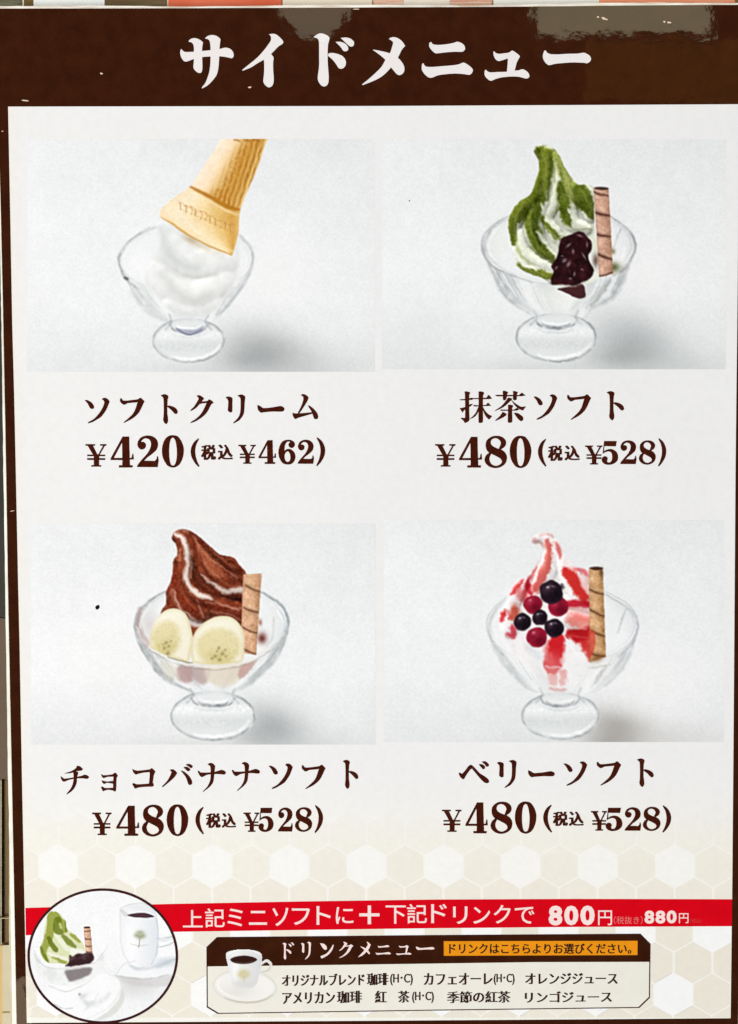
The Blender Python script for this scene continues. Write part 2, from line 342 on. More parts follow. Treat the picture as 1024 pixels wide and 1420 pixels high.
class Print:
    """a printed picture: ink colours on a fine grid, laid out in the picture's own drawing units"""
    def __init__(s, x0, y0, x1, y1, ox, oy, sc, base, seed=1, step=1.0):
        s.step = step
        s.px = np.arange(x0, x1 + step * .5, step); s.py = np.arange(y0, y1 + step * .5, step)
        s.X, s.Y = np.meshgrid((s.px - ox) * sc, (s.py - oy) * sc)
        s.h, s.w = s.X.shape; s.sc = sc
        s.c = np.ones((s.h, s.w, 3)) * np.array(base, float)
        s.id = np.zeros((s.h, s.w), int); s.names = ['']
        u = 1.0 / step
        s.nf = value_noise(s.h, s.w, 2.2 * u, 2, seed); s.nm = value_noise(s.h, s.w, 9 * u, 3, seed + 1); s.nl = value_noise(s.h, s.w, 60 * u, 3, seed + 2)
        s.wx = value_noise(s.h, s.w, 7 * u, 3, seed + 3); s.wy = value_noise(s.h, s.w, 7 * u, 3, seed + 4)
        s.fx = value_noise(s.h, s.w, 1.5 * u, 2, seed + 5)
    # -- masks
    def sdf(s, pts, rough=0.0, smooth=True):
        P = catmull(pts, [False] * len(pts), 5) if smooth else np.array(pts, float)
        m = 40 + rough * 3
        i0 = np.searchsorted(s.Y[:, 0], P[:, 1].min() - m); i1 = np.searchsorted(s.Y[:, 0], P[:, 1].max() + m)
        j0 = np.searchsorted(s.X[0], P[:, 0].min() - m); j1 = np.searchsorted(s.X[0], P[:, 0].max() + m)
        D = np.full((s.h, s.w), 1e3)
        if i1 <= i0 or j1 <= j0: return D
        X = s.X[i0:i1, j0:j1] + rough * s.wx[i0:i1, j0:j1]; Y = s.Y[i0:i1, j0:j1] + rough * s.wy[i0:i1, j0:j1]
        d = np.full(X.shape, 1e9); ins = np.zeros(X.shape, bool)
        for a, b in zip(P, np.roll(P, -1, 0)):
            e = b - a; q = (e @ e) + 1e-9
            t = np.clip(((X - a[0]) * e[0] + (Y - a[1]) * e[1]) / q, 0, 1)
            d = np.minimum(d, (X - a[0] - t * e[0]) ** 2 + (Y - a[1] - t * e[1]) ** 2)
            cr = ((a[1] > Y) != (b[1] > Y))
            xx = a[0] + (Y - a[1]) * e[0] / (e[1] if abs(e[1]) > 1e-9 else 1e-9)
            ins ^= cr & (X < xx)
        d = np.sqrt(d); D[i0:i1, j0:j1] = np.where(ins, -d, d)
        return D
    def poly_mask(s, pts, soft=3.0, rough=0.0, smooth=True):
        return np.clip(0.5 - s.sdf(pts, rough, smooth) / soft, 0, 1)
    def line_mask(s, pts, soft=3.0, rough=0.0):
        P = np.array(pts, float)
        n = len(P); Q = []
        if n > 2:
            C = catmull(P[:, :2], [False] * n, 5, closed=False)
            wv = np.interp(np.linspace(0, n - 1, len(C)), np.arange(n), P[:, 2]); P = np.column_stack([C, wv])
        m = P[:, 2].max() + soft * 2 + rough * 2 + 6
        i0 = np.searchsorted(s.Y[:, 0], P[:, 1].min() - m); i1 = np.searchsorted(s.Y[:, 0], P[:, 1].max() + m)
        j0 = np.searchsorted(s.X[0], P[:, 0].min() - m); j1 = np.searchsorted(s.X[0], P[:, 0].max() + m)
        M_ = np.zeros((s.h, s.w))
        if i1 <= i0 or j1 <= j0: return M_
        X = s.X[i0:i1, j0:j1] + rough * s.wx[i0:i1, j0:j1]; Y = s.Y[i0:i1, j0:j1] + rough * s.wy[i0:i1, j0:j1]
        best = np.full(X.shape, 1e9)
        for a, b in zip(P[:-1], P[1:]):
            e = b[:2] - a[:2]; q = (e @ e) + 1e-9
            t = np.clip(((X - a[0]) * e[0] + (Y - a[1]) * e[1]) / q, 0, 1)
            d = np.sqrt((X - a[0] - t * e[0]) ** 2 + (Y - a[1] - t * e[1]) ** 2) - (a[2] + t * (b[2] - a[2])) / 2
            best = np.minimum(best, d)
        M_[i0:i1, j0:j1] = np.clip(0.5 - best / soft, 0, 1)
        return M_
    def blob_mask(s, x, y, rx, ry, rot=0.0):
        c, n = math.cos(math.radians(rot)), math.sin(math.radians(rot))
        u = ((s.X - x) * c + (s.Y - y) * n) / rx; v = (-(s.X - x) * n + (s.Y - y) * c) / ry
        return np.exp(-(u * u + v * v))
    def ell_pts(s, x, y, rx, ry, rot=0.0, n=24, a0=0, a1=360):
        t = np.radians(np.linspace(a0, a1, n, endpoint=(a1 - a0) != 360)); c, k = math.cos(math.radians(rot)), math.sin(math.radians(rot))
        u, v = rx * np.cos(t), ry * np.sin(t)
        return np.stack([x + u * c - v * k, y + u * k + v * c], 1)
    # -- ink
    def lay(s, mask, color, alpha=1.0, clip=None):
        a = mask * alpha
        if clip is not None: a = a * clip
        a = a[..., None]
        s.c = s.c * (1 - a) + np.asarray(color, float) * a
    def poly(s, pts, color, alpha=1.0, soft=3.0, rough=0.0, clip=None, part=None):
        m = s.poly_mask(pts, soft, rough); s.lay(m, color, alpha, clip)
        if part: s.claim(m, part)
        return m
    def line(s, pts, color, alpha=1.0, soft=3.0, rough=0.0, clip=None, part=None):
        glassy = clip is None and max(color) - min(color) < 24
        if glassy: soft += 4; rough += 2; pts = [(x, y, w_ * 1.15) for x, y, w_ in pts]
        m = s.line_mask(pts, soft, rough)
        if glassy: m = m * np.clip(0.88 + 0.7 * s.nm + 0.3 * s.nf, 0.15, 1.2)
        s.lay(m, color, alpha, clip)
        if part: s.claim(m, part)
        return m
    def blob(s, x, y, rx, ry, color, alpha=1.0, rot=0.0, clip=None):
        s.lay(s.blob_mask(x, y, rx, ry, rot), color, alpha, clip)
    def claim(s, mask, part):
        s.names.append(part); s.id[mask > 0.5] = len(s.names) - 1
        return len(s.names) - 1
    def arc(s, x, y, rx, ry, a0, a1, width, color, alpha=1.0, soft=3.0, rot=0.0, rough=0.0, clip=None):
        p = s.ell_pts(x, y, rx, ry, rot, 14, a0, a1)
        n = len(p); wv = width * np.sin(np.linspace(0.15, math.pi - 0.15, n)) ** 0.6
        s.line(np.column_stack([p, wv]), color, alpha, soft, rough, clip)
    # -- meshes
    def build(s, name, parent, layer, mat, keep=None):
        L = lin(np.clip(s.c, 0, 255))
        PX, PY = np.meshgrid(s.px, s.py)
        co = on_plane(PX, PY, -layer * LAY)
        cid = s.id[:-1, :-1].copy()
        if keep is not None: cid[~keep[:-1, :-1]] = -1
        idx = np.arange(s.h * s.w).reshape(s.h, s.w)
        quads = np.stack([idx[:-1, :-1], idx[1:, :-1], idx[1:, 1:], idx[:-1, 1:]], -1)
        root = None
        for k, nm in enumerate(s.names):
            q = quads[cid == k]
            if len(q) == 0: continue
            u, inv = np.unique(q.ravel(), return_inverse=True)
            me = bpy.data.meshes.new(nm or name)
            nv, nq = len(u), len(q)
            me.vertices.add(nv); me.loops.add(nq * 4); me.polygons.add(nq)
            me.vertices.foreach_set('co', co.reshape(-1, 3)[u].astype(np.float32).ravel())
            me.loops.foreach_set('vertex_index', inv.astype(np.int32).ravel())
            me.polygons.foreach_set('loop_start', np.arange(0, nq * 4, 4, dtype=np.int32))
            me.update(calc_edges=True)
            at = me.color_attributes.new('ink', 'FLOAT_COLOR', 'POINT')
            at.data.foreach_set('color', np.column_stack([L.reshape(-1, 3)[u], np.ones(nv)]).astype(np.float32).ravel())
            o = link(nm or name, me, mat, parent if k == 0 or root is None else root)
            if k == 0: root = o
        return root

def blur(s, k=1):
    for _ in range(k):
        c = np.pad(s.c, ((1, 1), (0, 0), (0, 0)), 'edge'); s.c = c[:-2] * .25 + c[1:-1] * .5 + c[2:] * .25
        c = np.pad(s.c, ((0, 0), (1, 1), (0, 0)), 'edge'); s.c = c[:, :-2] * .25 + c[:, 1:-1] * .5 + c[:, 2:] * .25
def powder(s, pts, color, alpha=0.95, soft=34, hard=2.6, clip=None, rough=9):
    """a dusted stroke: the soft edge breaks up into grains"""
    q = s.line_mask([(x, y, w_ * 1.04) for x, y, w_ in pts], soft, rough)
    g = np.clip((q - 0.5) * hard + 0.5 + (s.fx * 0.34 + s.nf * 0.4) * (q > 0.03) * (1.0 - 0.6 * q), 0, 1)
    v = (s.nm * 20 + s.nf * 20 + s.fx * 16)[..., None] * (0.5 if sum(color) > 560 else 1.0)
    s.lay(g, np.asarray(color, float) + v, alpha, clip)
def relief(s, ridges, mask, amp=0.3, ao=0.35, light=(-0.55, -0.83), warm=(1.0, 1.0, 1.0), soften=2):
    """rounds a printed shape off: each fold is a rounded ridge, lit from one side, with darker valleys"""
    H = np.zeros((s.h, s.w))
    for r in ridges:
        P = np.array(r, float); n = len(P)
        C = catmull(P[:, :2], [False] * n, 5, closed=False); wv = np.interp(np.linspace(0, n - 1, len(C)), np.arange(n), P[:, 2])
        X = s.X + 5 * s.wx; Y = s.Y + 5 * s.wy
        best = np.zeros(X.shape)
        for (a, wa), (b, wb) in zip(zip(C[:-1], wv[:-1]), zip(C[1:], wv[1:])):
            e = b - a; q = e @ e + 1e-9
            t = np.clip(((X - a[0]) * e[0] + (Y - a[1]) * e[1]) / q, 0, 1)
            hw = (wa + t * (wb - wa)) / 2
            d2 = ((X - a[0] - t * e[0]) ** 2 + (Y - a[1] - t * e[1]) ** 2) / (hw * hw)
            best = np.maximum(best, np.sqrt(np.clip(1 - d2, 0, 1)) * hw)
        H = np.maximum(H, best)
    def bl(A, k):
        for _ in range(k):
            A = np.pad(A, 1, 'edge'); A = (A[:-2] + 2 * A[1:-1] + A[2:]) / 4; A = (A[:, :-2] + 2 * A[:, 1:-1] + A[:, 2:]) / 4
        return A
    H = bl(H, soften)
    gy, gx = np.gradient(H, s.step * s.sc)
    n = 1 / np.sqrt(1 + gx * gx + gy * gy)
    sh = (-(gx * light[0] + gy * light[1]) * n)                     # > 0 towards the light
    val = np.clip(bl(H, 40) - H, 0, 30) / 30
    f = np.clip(1 + amp * -sh * -1 - ao * val, 0.3, 1.25)
    s.c = s.c * (1 - mask[..., None]) + np.clip(s.c * f[..., None] + (np.clip(sh - 0.55, 0, 1) * 36)[..., None], 0, 255) * mask[..., None]
    return sh, val
def goblet(s, bowl, base, rim, neck, phase=0.0, depth=1.0, tone=(172, 177, 180)):
    """a footed glass bowl with fluted sides: clear body, thick rim, refracting edges, stem and foot"""
    mb = s.poly_mask(bowl, 4); bx, by, brx, bry = base
    bp = s.ell_pts(bx, by, brx, bry); mf = s.poly_mask(bp, 4)
    nk = [(bx - neck[1], neck[0] - 26), (bx + neck[1], neck[0] - 26), (bx + neck[1] * .8, neck[0] + 10), (bx + neck[1] * 1.25, neck[0] + 40), (bx - neck[1] * 1.25, neck[0] + 40), (bx - neck[1] * .8, neck[0] + 10)]
    mn = s.poly_mask(nk, 6)
    m = np.maximum(np.maximum(mb, mf), mn); s.claim(m, 'glass_bowl')
    s.lay(m, (236, 238, 239), 0.5)
    rx0, ry0, rrx, rry = rim
    inside = np.clip(0.5 - (np.hypot((s.X - rx0) / rrx, (s.Y - ry0) / rry) - 1) * rrx / 8, 0, 1)
    wall = mb * (1 - inside)
    on = mb > 0.5; any_ = on.any(1)
    L = np.where(any_, np.where(on, s.X, 1e9).min(1), 0)[:, None]; R = np.where(any_, np.where(on, s.X, -1e9).max(1), 1)[:, None]
    u = np.clip((s.X - (L + R) / 2) / np.maximum((R - L) / 2, 1), -1, 1)
    edge = np.clip((np.abs(u) - 0.66) / 0.34, 0, 1) ** 1.6
    fl = np.sin(np.arcsin(u) * 8.5 + phase + s.nm * 0.8)
    low = np.clip((s.Y - ry0) / (neck[0] - ry0), 0, 1)
    s.lay(wall, (214, 218, 219), 0.5 * depth)
    s.lay(wall * np.clip(-fl, 0, 1), tone, (0.22 + 0.3 * np.abs(u)) * depth)
    s.lay(wall * np.clip(fl, 0, 1) ** 1.5, (250, 251, 251), (0.45 + 0.3 * np.abs(u)) * depth)
    s.lay(wall * edge, (150, 156, 160), 0.62 * depth * np.clip(0.8 + s.nm * .9, 0.2, 1.1))
    s.lay(wall * np.clip(low - 0.75, 0, .25) * 4, (240, 241, 241), 0.6)
    s.lay(mb * inside * np.clip((np.abs(u) - 0.75) / 0.25, 0, 1), (206, 210, 212), 0.5 * depth)
    for rr, wd, col, al in ((0.995, 7, (150, 155, 159), 0.75), (0.972, 8, (252, 252, 252), 0.85), (0.945, 5, (176, 181, 184), 0.55)):
        for a0, a1, k in ((128, 236, 1.0), (-56, 52, 1.0), (52, 128, 0.45 if rr != 0.972 else .8)):
            s.arc(rx0, ry0, rrx * rr, rry * rr, a0, a1, wd, col, al * k * depth, 4, 0, 2)
    for sd, k in ((-1, 1.0), (1, 1.0)):                             # crisp window glints and dark refractions on the flanks
        for du, y0, y1, w_, col, al in ((.86, .10, .62, 7, (255, 255, 255), .9), (.74, .22, .72, 5, (128, 134, 138), .5), (.62, .3, .8, 8, (254, 254, 254), .75), (.94, .05, .5, 5, (120, 126, 130), .6), (.44, .45, .9, 6, (168, 173, 176), .5), (.3, .5, .92, 8, (253, 253, 253), .6)):
            pts = []
            for t_ in (0, .5, 1):
                Yv = ry0 + 0.5 * rry + (neck[0] - ry0 - 0.5 * rry) * (y0 + (y1 - y0) * t_)
                r_ = min(max(int(np.searchsorted(s.Y[:, 0], Yv)), 0), s.h - 1)
                hw = (R[r_, 0] - L[r_, 0]) / 2; cx_ = (R[r_, 0] + L[r_, 0]) / 2
                pts.append((cx_ + sd * hw * (du - .06 * t_), Yv, w_ * (1.0 if t_ == .5 else .5)))
            mm = s.line_mask(pts, 4, 3); s.lay(mm * wall, col, al * depth * np.clip(.85 + .5 * s.nm, .2, 1))
    # stem and foot
    fd = 0.35 + 0.6 * depth
    d = s.sdf(bp); e = np.clip(1 + d / 20, 0, 1) * (d < 0)
    v = (s.Y - by) / bry
    s.lay(mf, (226, 229, 229), 0.55); s.lay(mf * e, tone, 0.5 * np.clip(.8 + s.nm, .2, 1.2))
    s.lay(mf * np.exp(-((v - 0.25) / 0.3) ** 2) * (1 - e), (204, 209, 208), np.clip(0.4 + s.nf * 0.7 + s.fx * 0.4, 0, 0.8))
    s.lay(mf * np.exp(-((v + 0.25) / 0.22) ** 2) * (1 - e), (248, 249, 249), np.clip(0.55 + s.nf * 0.5, 0, 0.9))
    s.arc(bx, by, brx * .97, bry * .96, 160, 255, 7, (140, 146, 150), 0.7 * fd, 4, 0, 3); s.arc(bx, by, brx * .97, bry * .96, 285, 380, 8, (132, 138, 142), 0.75 * fd, 4, 0, 3)
    s.arc(bx, by, brx * .97, bry * .96, 30, 100, 8, (130, 136, 138), 0.8 * fd, 4, 0, 3); s.arc(bx, by, brx * .97, bry * .96, 100, 165, 6, (160, 165, 168), 0.6 * fd, 4, 0, 3)
    s.arc(bx, by - 2, brx * .88, bry * .84, 15, 120, 12, (253, 253, 253), 0.85, 7, 0, 3)
    ny = neck[0] + 30
    s.lay(mn, (226, 229, 230), 0.5)
    s.line([(bx - neck[1] * .95, neck[0] - 24, 6), (bx - neck[1] * .82, neck[0] + 8, 8), (bx - neck[1] * 1.1, neck[0] + 40, 5)], (150, 155, 158), 0.6 * fd, 5, 2)
    s.line([(bx + neck[1] * .95, neck[0] - 24, 6), (bx + neck[1] * .82, neck[0] + 8, 8), (bx + neck[1] * 1.1, neck[0] + 40, 5)], (142, 147, 150), 0.65 * fd, 5, 2)
    s.arc(bx, ny - 6, brx * .46, 34, 20, 160, 7, (120, 126, 132), 0.75 * fd, 4, 0, 2); s.arc(bx, ny - 2, brx * .36, 24, 15, 165, 8, (84, 88, 98), 0.72 * fd, 4, 0, 2)
    s.arc(bx + 2, ny - 14, brx * .34, 20, 10, 170, 8, (250, 250, 252), 0.9, 4, 0, 2); s.arc(bx, ny + 14, brx * .5, 30, 30, 150, 8, (190, 195, 197), 0.6 * fd, 6, 0, 3)
    s.line([(bx - brx * .5, ny - 10, 5), (bx - brx * .44, ny + 8, 7), (bx - brx * .36, ny + 20, 4)], (96, 100, 106), 0.6 * fd, 4, 2)
    s.line([(bx + brx * .5, ny - 10, 5), (bx + brx * .44, ny + 6, 7), (bx + brx * .38, ny + 18, 4)], (108, 112, 118), 0.55 * fd, 4, 2)
    return m

def photo_ground(s, hz, shadow, tint=(0, 0, 0)):
    """the pale studio ground of the four dessert pictures: cool at the top corners, lighter in the middle, a soft shadow"""
    x = (s.px - s.px[0])[None, :] / (s.px[-1] - s.px[0]); y = (s.py - s.py[0])[:, None] / (s.py[-1] - s.py[0])
    base = np.array([234, 235.5, 236.0]) + np.array(tint)
    v = 4 * np.sin(np.clip(y, 0, 1) * 3.0) - 5 * (1 - y) * x - 7 * np.clip(y - 0.7, 0, 1) / 0.3
    s.c = base + v[..., None] + (s.nl * 3.0)[..., None] + (s.nf * 2.6 + s.nm * 1.6)[..., None]
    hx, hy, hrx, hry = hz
    s.blob(hx, hy, hrx, hry, (244, 244, 243), 0.55)  # pale patch painted into the ink; on the chocolate picture, glare off the film
    for (x_, y_, rx, ry, col, al, rot) in shadow: s.blob(x_, y_, rx, ry, col, al, rot)

def finish(s, grain=1.0, k=1, sharp=0.7):
    blur(s, k)
    c0 = s.c.copy(); blur(s, 4); s.c = c0 + sharp * (c0 - s.c)
    s.c = s.c + (s.nf * 3.6 * grain + s.fx * 2.2 * grain)[..., None]

def wafer(s, quad, stripes, base=(200, 158, 124), dark=(96, 52, 34), light=(226, 190, 160), part='wafer_roll', top=None):
    m = s.poly_mask(quad, 3, 1.5, smooth=False); s.claim(m, part)
    q = np.array(quad, float); cx = np.interp(s.Y, [q[:, 1].min(), q[:, 1].max()], [(q[0, 0] + q[1, 0]) / 2, (q[2, 0] + q[3, 0]) / 2])
    wd = abs(q[1, 0] - q[0, 0])
    u = (s.X - cx) / wd
    col = np.array(base) + (u * -26)[..., None] + ((1 - (2 * u + 0.25) ** 2).clip(0, 1) * 22)[..., None] + (s.nm * 30 + s.nf * 18 + s.fx * 8)[..., None]
    s.c = s.c * (1 - m[..., None]) + col * m[..., None]
    for (xa, ya, xb, yb, wd_) in stripes:
        s.line([(xa, ya, wd_ * 2.4), ((xa + xb) / 2, (ya + yb) / 2 + 3, wd_ * 2.6), (xb, yb, wd_ * 2)], tuple(np.array(base) * 0.72), 0.6, 14, 3, m)
        s.line([(xa, ya, wd_), ((xa + xb) / 2, (ya + yb) / 2 + 4, wd_ * 1.1), (xb, yb, wd_ * 0.8)], dark, 0.85, 5, 3, m)
        s.line([(xa, ya - wd_ * 1.5, wd_ * .5), (xb, yb - wd_ * 1.5, wd_ * .4)], light, 0.5, 6, 3, m)
    s.line([(q[0, 0], q[0, 1], 5), (q[3, 0], q[3, 1], 5)], (128, 84, 60), 0.35, 8, 1, m)
    if top: s.poly(s.ell_pts(*top), (52, 26, 20), 0.9, 4, 2)
    return m

def glass(s, bowl, base, rim_back, rim_front, left, right, extra=(), tone=(196, 199, 202)):
    """a footed glass bowl: clear body, grey refracting edges, foot"""
    m = np.maximum(s.poly_mask(bowl, 4), s.poly_mask(base, 4)); s.claim(m, 'glass_bowl')
    s.lay(m, (238, 239, 239), 0.35)
    d = s.sdf(bowl); e = np.clip(1 + d / 34, 0, 1) * (d < 0); s.lay(e, tone, 0.42 + 0.25 * s.nm.clip(-1, 1), m)
    d = s.sdf(base); e = np.clip(1 + d / 22, 0, 1) * (d < 0); s.lay(e, tone, 0.35 + 0.3 * s.nm, m)
    s.lay(m, (214, 217, 216), np.clip(s.nm * 0.8, 0, 0.4))
    return m
# ------------------------------------------------------------------ the four dessert pictures
def bowl_lines(s, L, R, cx, base, tone=(150, 154, 158)):
    for pts in L: s.line(pts, tone, 0.62, 4, 3)
    for pts in R: s.line(pts, tone, 0.58, 4, 3)
    bx, by, rx, ry = base
    s.arc(bx, by, rx - 4, ry - 4, 20, 100, 7, tone, 0.75, 4, 0, 3)
    s.arc(bx, by, rx - 4, ry - 4, 80, 150, 6, tone, 0.5, 5, 0, 3)
    s.arc(bx, by, rx - 3, ry - 4, 150, 250, 5, tone, 0.6, 4, 0, 3)
    s.arc(bx, by, rx - 3, ry - 4, 290, 370, 6, tone, 0.7, 4, 0, 3)
    s.arc(bx + 4, by + 8, rx - 20, ry - 18, 10, 110, 10, (250, 250, 250), 0.7, 8, 0, 3)
    s.arc(bx, by + 2, rx * .72, ry * .62, 20, 160, 16, (188, 192, 192), 0.4, 14, 0, 6)
    s.arc(bx, by + 2, rx * .85, ry * .8, 190, 260, 12, (246, 247, 247), 0.6, 10, 0, 4)
    s.arc(bx - 5, by - ry * .5, rx * .34, 26, 15, 165, 9, (96, 98, 108), 0.75, 4, 0, 2)
    s.arc(bx - 3, by - ry * .58, rx * .44, 40, 25, 150, 6, (128, 132, 138), 0.6, 4, 0, 2)
    s.arc(bx, by - ry * .5, rx * .34, 16, 10, 170, 7, (228, 230, 234), 0.7, 5, 0, 2)

def speckle(s, m, color, dens=0.45, al=0.8):
    s.lay(np.clip((s.fx - dens) * 6, 0, 1), color, al, m)

def dessert_plain():
    s = Print(38, 192.5, 520, 515.5, 100, 180, 3.2, (228, 229, 229), 11)
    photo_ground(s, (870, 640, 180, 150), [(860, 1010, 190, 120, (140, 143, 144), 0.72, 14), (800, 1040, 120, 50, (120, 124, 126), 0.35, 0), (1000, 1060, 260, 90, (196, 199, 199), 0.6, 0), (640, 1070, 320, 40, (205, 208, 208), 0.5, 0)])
    bowl = [(345, 432), (240, 505), (206, 580), (240, 665), (300, 765), (400, 838), (455, 868), (600, 868), (662, 820), (745, 720), (800, 600), (803, 540), (745, 465), (560, 420)]
    base = s.ell_pts(518, 935, 162, 100, 0)
    goblet(s, bowl, (518, 935, 162, 100), (505, 572, 299, 146), (846, 92), .4, .5)
    s.blob(640, 600, 150, 120, (246, 247, 246), 0.8); s.blob(300, 600, 80, 90, (246, 247, 247), 0.7)
    ice = [(385, 415), (392, 500), (340, 620), (330, 690), (430, 790), (520, 830), (630, 800), (720, 680), (745, 560), (735, 455), (600, 420)]
    mi = s.poly_mask(ice, 24, 6); s.claim(mi, 'ice_cream')
    s.lay(mi, (238, 239, 237), 0.75)
    s.lay(mi, (206, 208, 204), np.clip(0.16 + s.nm * 0.3 + s.nf * .15, 0, 0.4))
    s.line([(395, 440, 30), (420, 520, 50), (480, 590, 40), (560, 615, 20)], (196, 200, 200), 0.55, 40, 8, mi)
    s.line([(400, 640, 20), (450, 700, 30), (540, 760, 40), (620, 720, 20)], (204, 206, 202), 0.6, 40, 8, mi)
    s.line([(420, 620, 12), (520, 660, 18), (640, 640, 12)], (200, 202, 198), 0.45, 24, 8, mi)
    s.blob(570, 690, 70, 40, (246, 246, 242), 0.6, 0, mi); s.blob(470, 500, 50, 30, (232, 234, 234), 0.5, 0, mi)
    s.line([(345, 434, 3), (250, 500, 7), (210, 575, 9), (238, 660, 9), (300, 710, 5)], (158, 160, 162), 0.7, 4, 3)
    s.line([(260, 510, 6), (226, 580, 8), (262, 650, 8)], (248, 248, 248), 0.7, 6, 3)
    s.line([(235, 655, 9), (246, 664, 9)], (88, 92, 94), 0.8, 4, 2)
    s.line([(270, 720, 14), (330, 800, 16), (420, 850, 8)], (196, 198, 198), 0.6, 16, 4)
    s.line([(745, 465, 5), (800, 535, 9), (796, 620, 9), (740, 720, 10), (660, 815, 6)], (176, 178, 180), 0.62, 6, 3)
    s.line([(780, 560, 8), (760, 650, 8), (700, 730, 6)], (248, 248, 248), 0.6, 8, 3)
    s.line([(640, 820, 5), (690, 740, 6), (720, 700, 4)], (168, 170, 170), 0.5, 5, 2)
    s.poly([(462, 880), (500, 885), (550, 885), (585, 870), (575, 900), (520, 912), (480, 900)], (168, 172, 190), 0.8, 5)
    s.line([(466, 884, 4), (520, 910, 6), (578, 886, 4)], (96, 100, 122), 0.8, 3)
    relief(s, [[(400, 430, 60), (440, 520, 120), (540, 590, 130), (680, 580, 110)], [(360, 620, 80), (440, 690, 120), (560, 730, 130), (680, 660, 90)], [(440, 780, 80), (540, 800, 90), (640, 770, 70)]], mi, 0.07, 0.10, soften=10)
    # the upturned cone
    cone = [(690, 20), (866, 20), (856, 70), (812, 200), (770, 290), (748, 355), (742, 400), (738, 460), (712, 556), (690, 552), (620, 525), (560, 494), (500, 462), (440, 418), (392, 388), (389, 368), (402, 344), (460, 296), (524, 252), (560, 200), (620, 110)]
    m = s.poly_mask(cone, 4, 1.5); s.claim(m, 'wafer_cone')
    ax = (s.X - 640) * 0.9 + (s.Y - 300) * 0.45               # across the cone, left to right
    left = np.interp(s.Y, [20, 110, 200, 252, 344, 388, 460, 556], [690, 620, 560, 524, 402, 389, 500, 700])
    right = np.interp(s.Y, [20, 70, 200, 290, 355, 460, 556], [866, 856, 812, 770, 748, 738, 712])
    u = np.clip((s.X - left) / (right - left + 1), 0, 1)
    ramp = np.array([[250, 234, 212], [250, 226, 192], [238, 204, 142], [212, 162, 78], [204, 152, 70], [230, 188, 116]], float)
    col = np.stack([np.interp(u, [0, .25, .45, .68, .86, 1], ramp[:, k]) for k in range(3)], -1)
    low = np.clip((s.Y - (250 + (s.X - 525) * 0.48)) / 12, 0, 1)      # below the collar the wafer is paler
    ramp2 = np.array([[246, 226, 192], [250, 234, 202], [246, 220, 170], [232, 194, 120], [212, 162, 80], [226, 184, 112]], float)
    col2 = np.stack([np.interp(u, [0, .25, .5, .72, .9, 1], ramp2[:, k]) for k in range(3)], -1)
    col = col * (1 - low[..., None]) + col2 * low[..., None] + (s.nm * 6 + s.nf * 6)[..., None]
    s.c = s.c * (1 - m[..., None]) + col * m[..., None]
    rg = m * (1 - low); fade = np.clip((u - 0.34) / 0.25, 0, 1)
    w_ = np.sin(((s.X - 640) * 0.98 + (s.Y - 300) * 0.30) / 17.0 * 2 * math.pi / 1.35 + s.wx * 1.5 + (s.Y - 200) ** 2 / 30000)
    s.lay(rg * fade * np.clip(-w_, 0, 1), (150, 92, 22), np.clip(0.5 + s.nm * 0.6 + s.nf * .3, 0.1, 0.8))
    s.lay(rg * np.clip(fade + .15, 0, 1) * np.clip(w_, 0, 1) ** 2, (250, 214, 150), np.clip(0.35 + s.nm * 0.5, 0, 0.6))
    s.lay(rg * np.exp(-((u - 0.62) / 0.16) ** 2), (186, 120, 34), np.clip(0.45 + s.nf * 0.6 + s.nm * .4, 0, 0.8))
    for k in range(3): s.line([(720 + k * 44, 44, 8), (745 + k * 44, 50, 8)], (150, 90, 30), 0.6, 6, 2, m)
    s.line([(524, 252, 8), (600, 292, 20), (680, 338, 22), (748, 356, 10)], (176, 112, 26), 0.85, 9, 2, m)
    s.line([(528, 268, 6), (610, 312, 10), (690, 360, 10), (740, 378, 6)], (252, 226, 176), 0.7, 8, 2, m)
    for k, gx in enumerate(range(480, 720, 22)):                     # pressed lettering band on the wafer, unreadable
        gy = 322 + (gx - 480) * 0.44
        s.line([(gx, gy, 4), (gx + 4 + 4 * (k % 3), gy + 16, 5), (gx + 2, gy + 34, 4)], (176, 112, 42), 0.62, 5, 7, m)
        s.line([(gx + 6, gy + 4, 4), (gx + 15, gy + (14 if k % 2 else 4), 4)], (182, 120, 48), 0.45, 5, 4, m)
        s.line([(gx + 3, gy + 32, 3), (gx + 14, gy + 34, 4)], (190, 130, 58), 0.4, 5, 4, m)
        s.line([(gx + 10, gy + 6, 4), (gx + 9, gy + 28, 4)], (252, 232, 190), 0.5, 5, 4, m)
    s.line([(400, 372, 8), (470, 424, 12), (560, 470, 12), (640, 510, 10), (720, 540, 6)], (250, 226, 172), 0.7, 10, 2, m)
    s.line([(396, 392, 8), (450, 424, 14), (500, 462, 18), (560, 496, 16), (640, 530, 10), (712, 556, 6)], (196, 136, 40), 0.72, 8, 3, m)
    s.blob(530, 490, 40, 14, (170, 132, 80), 0.5, 26); s.blob(600, 530, 60, 14, (214, 196, 160), 0.4, 20)
    finish(s)
    return s

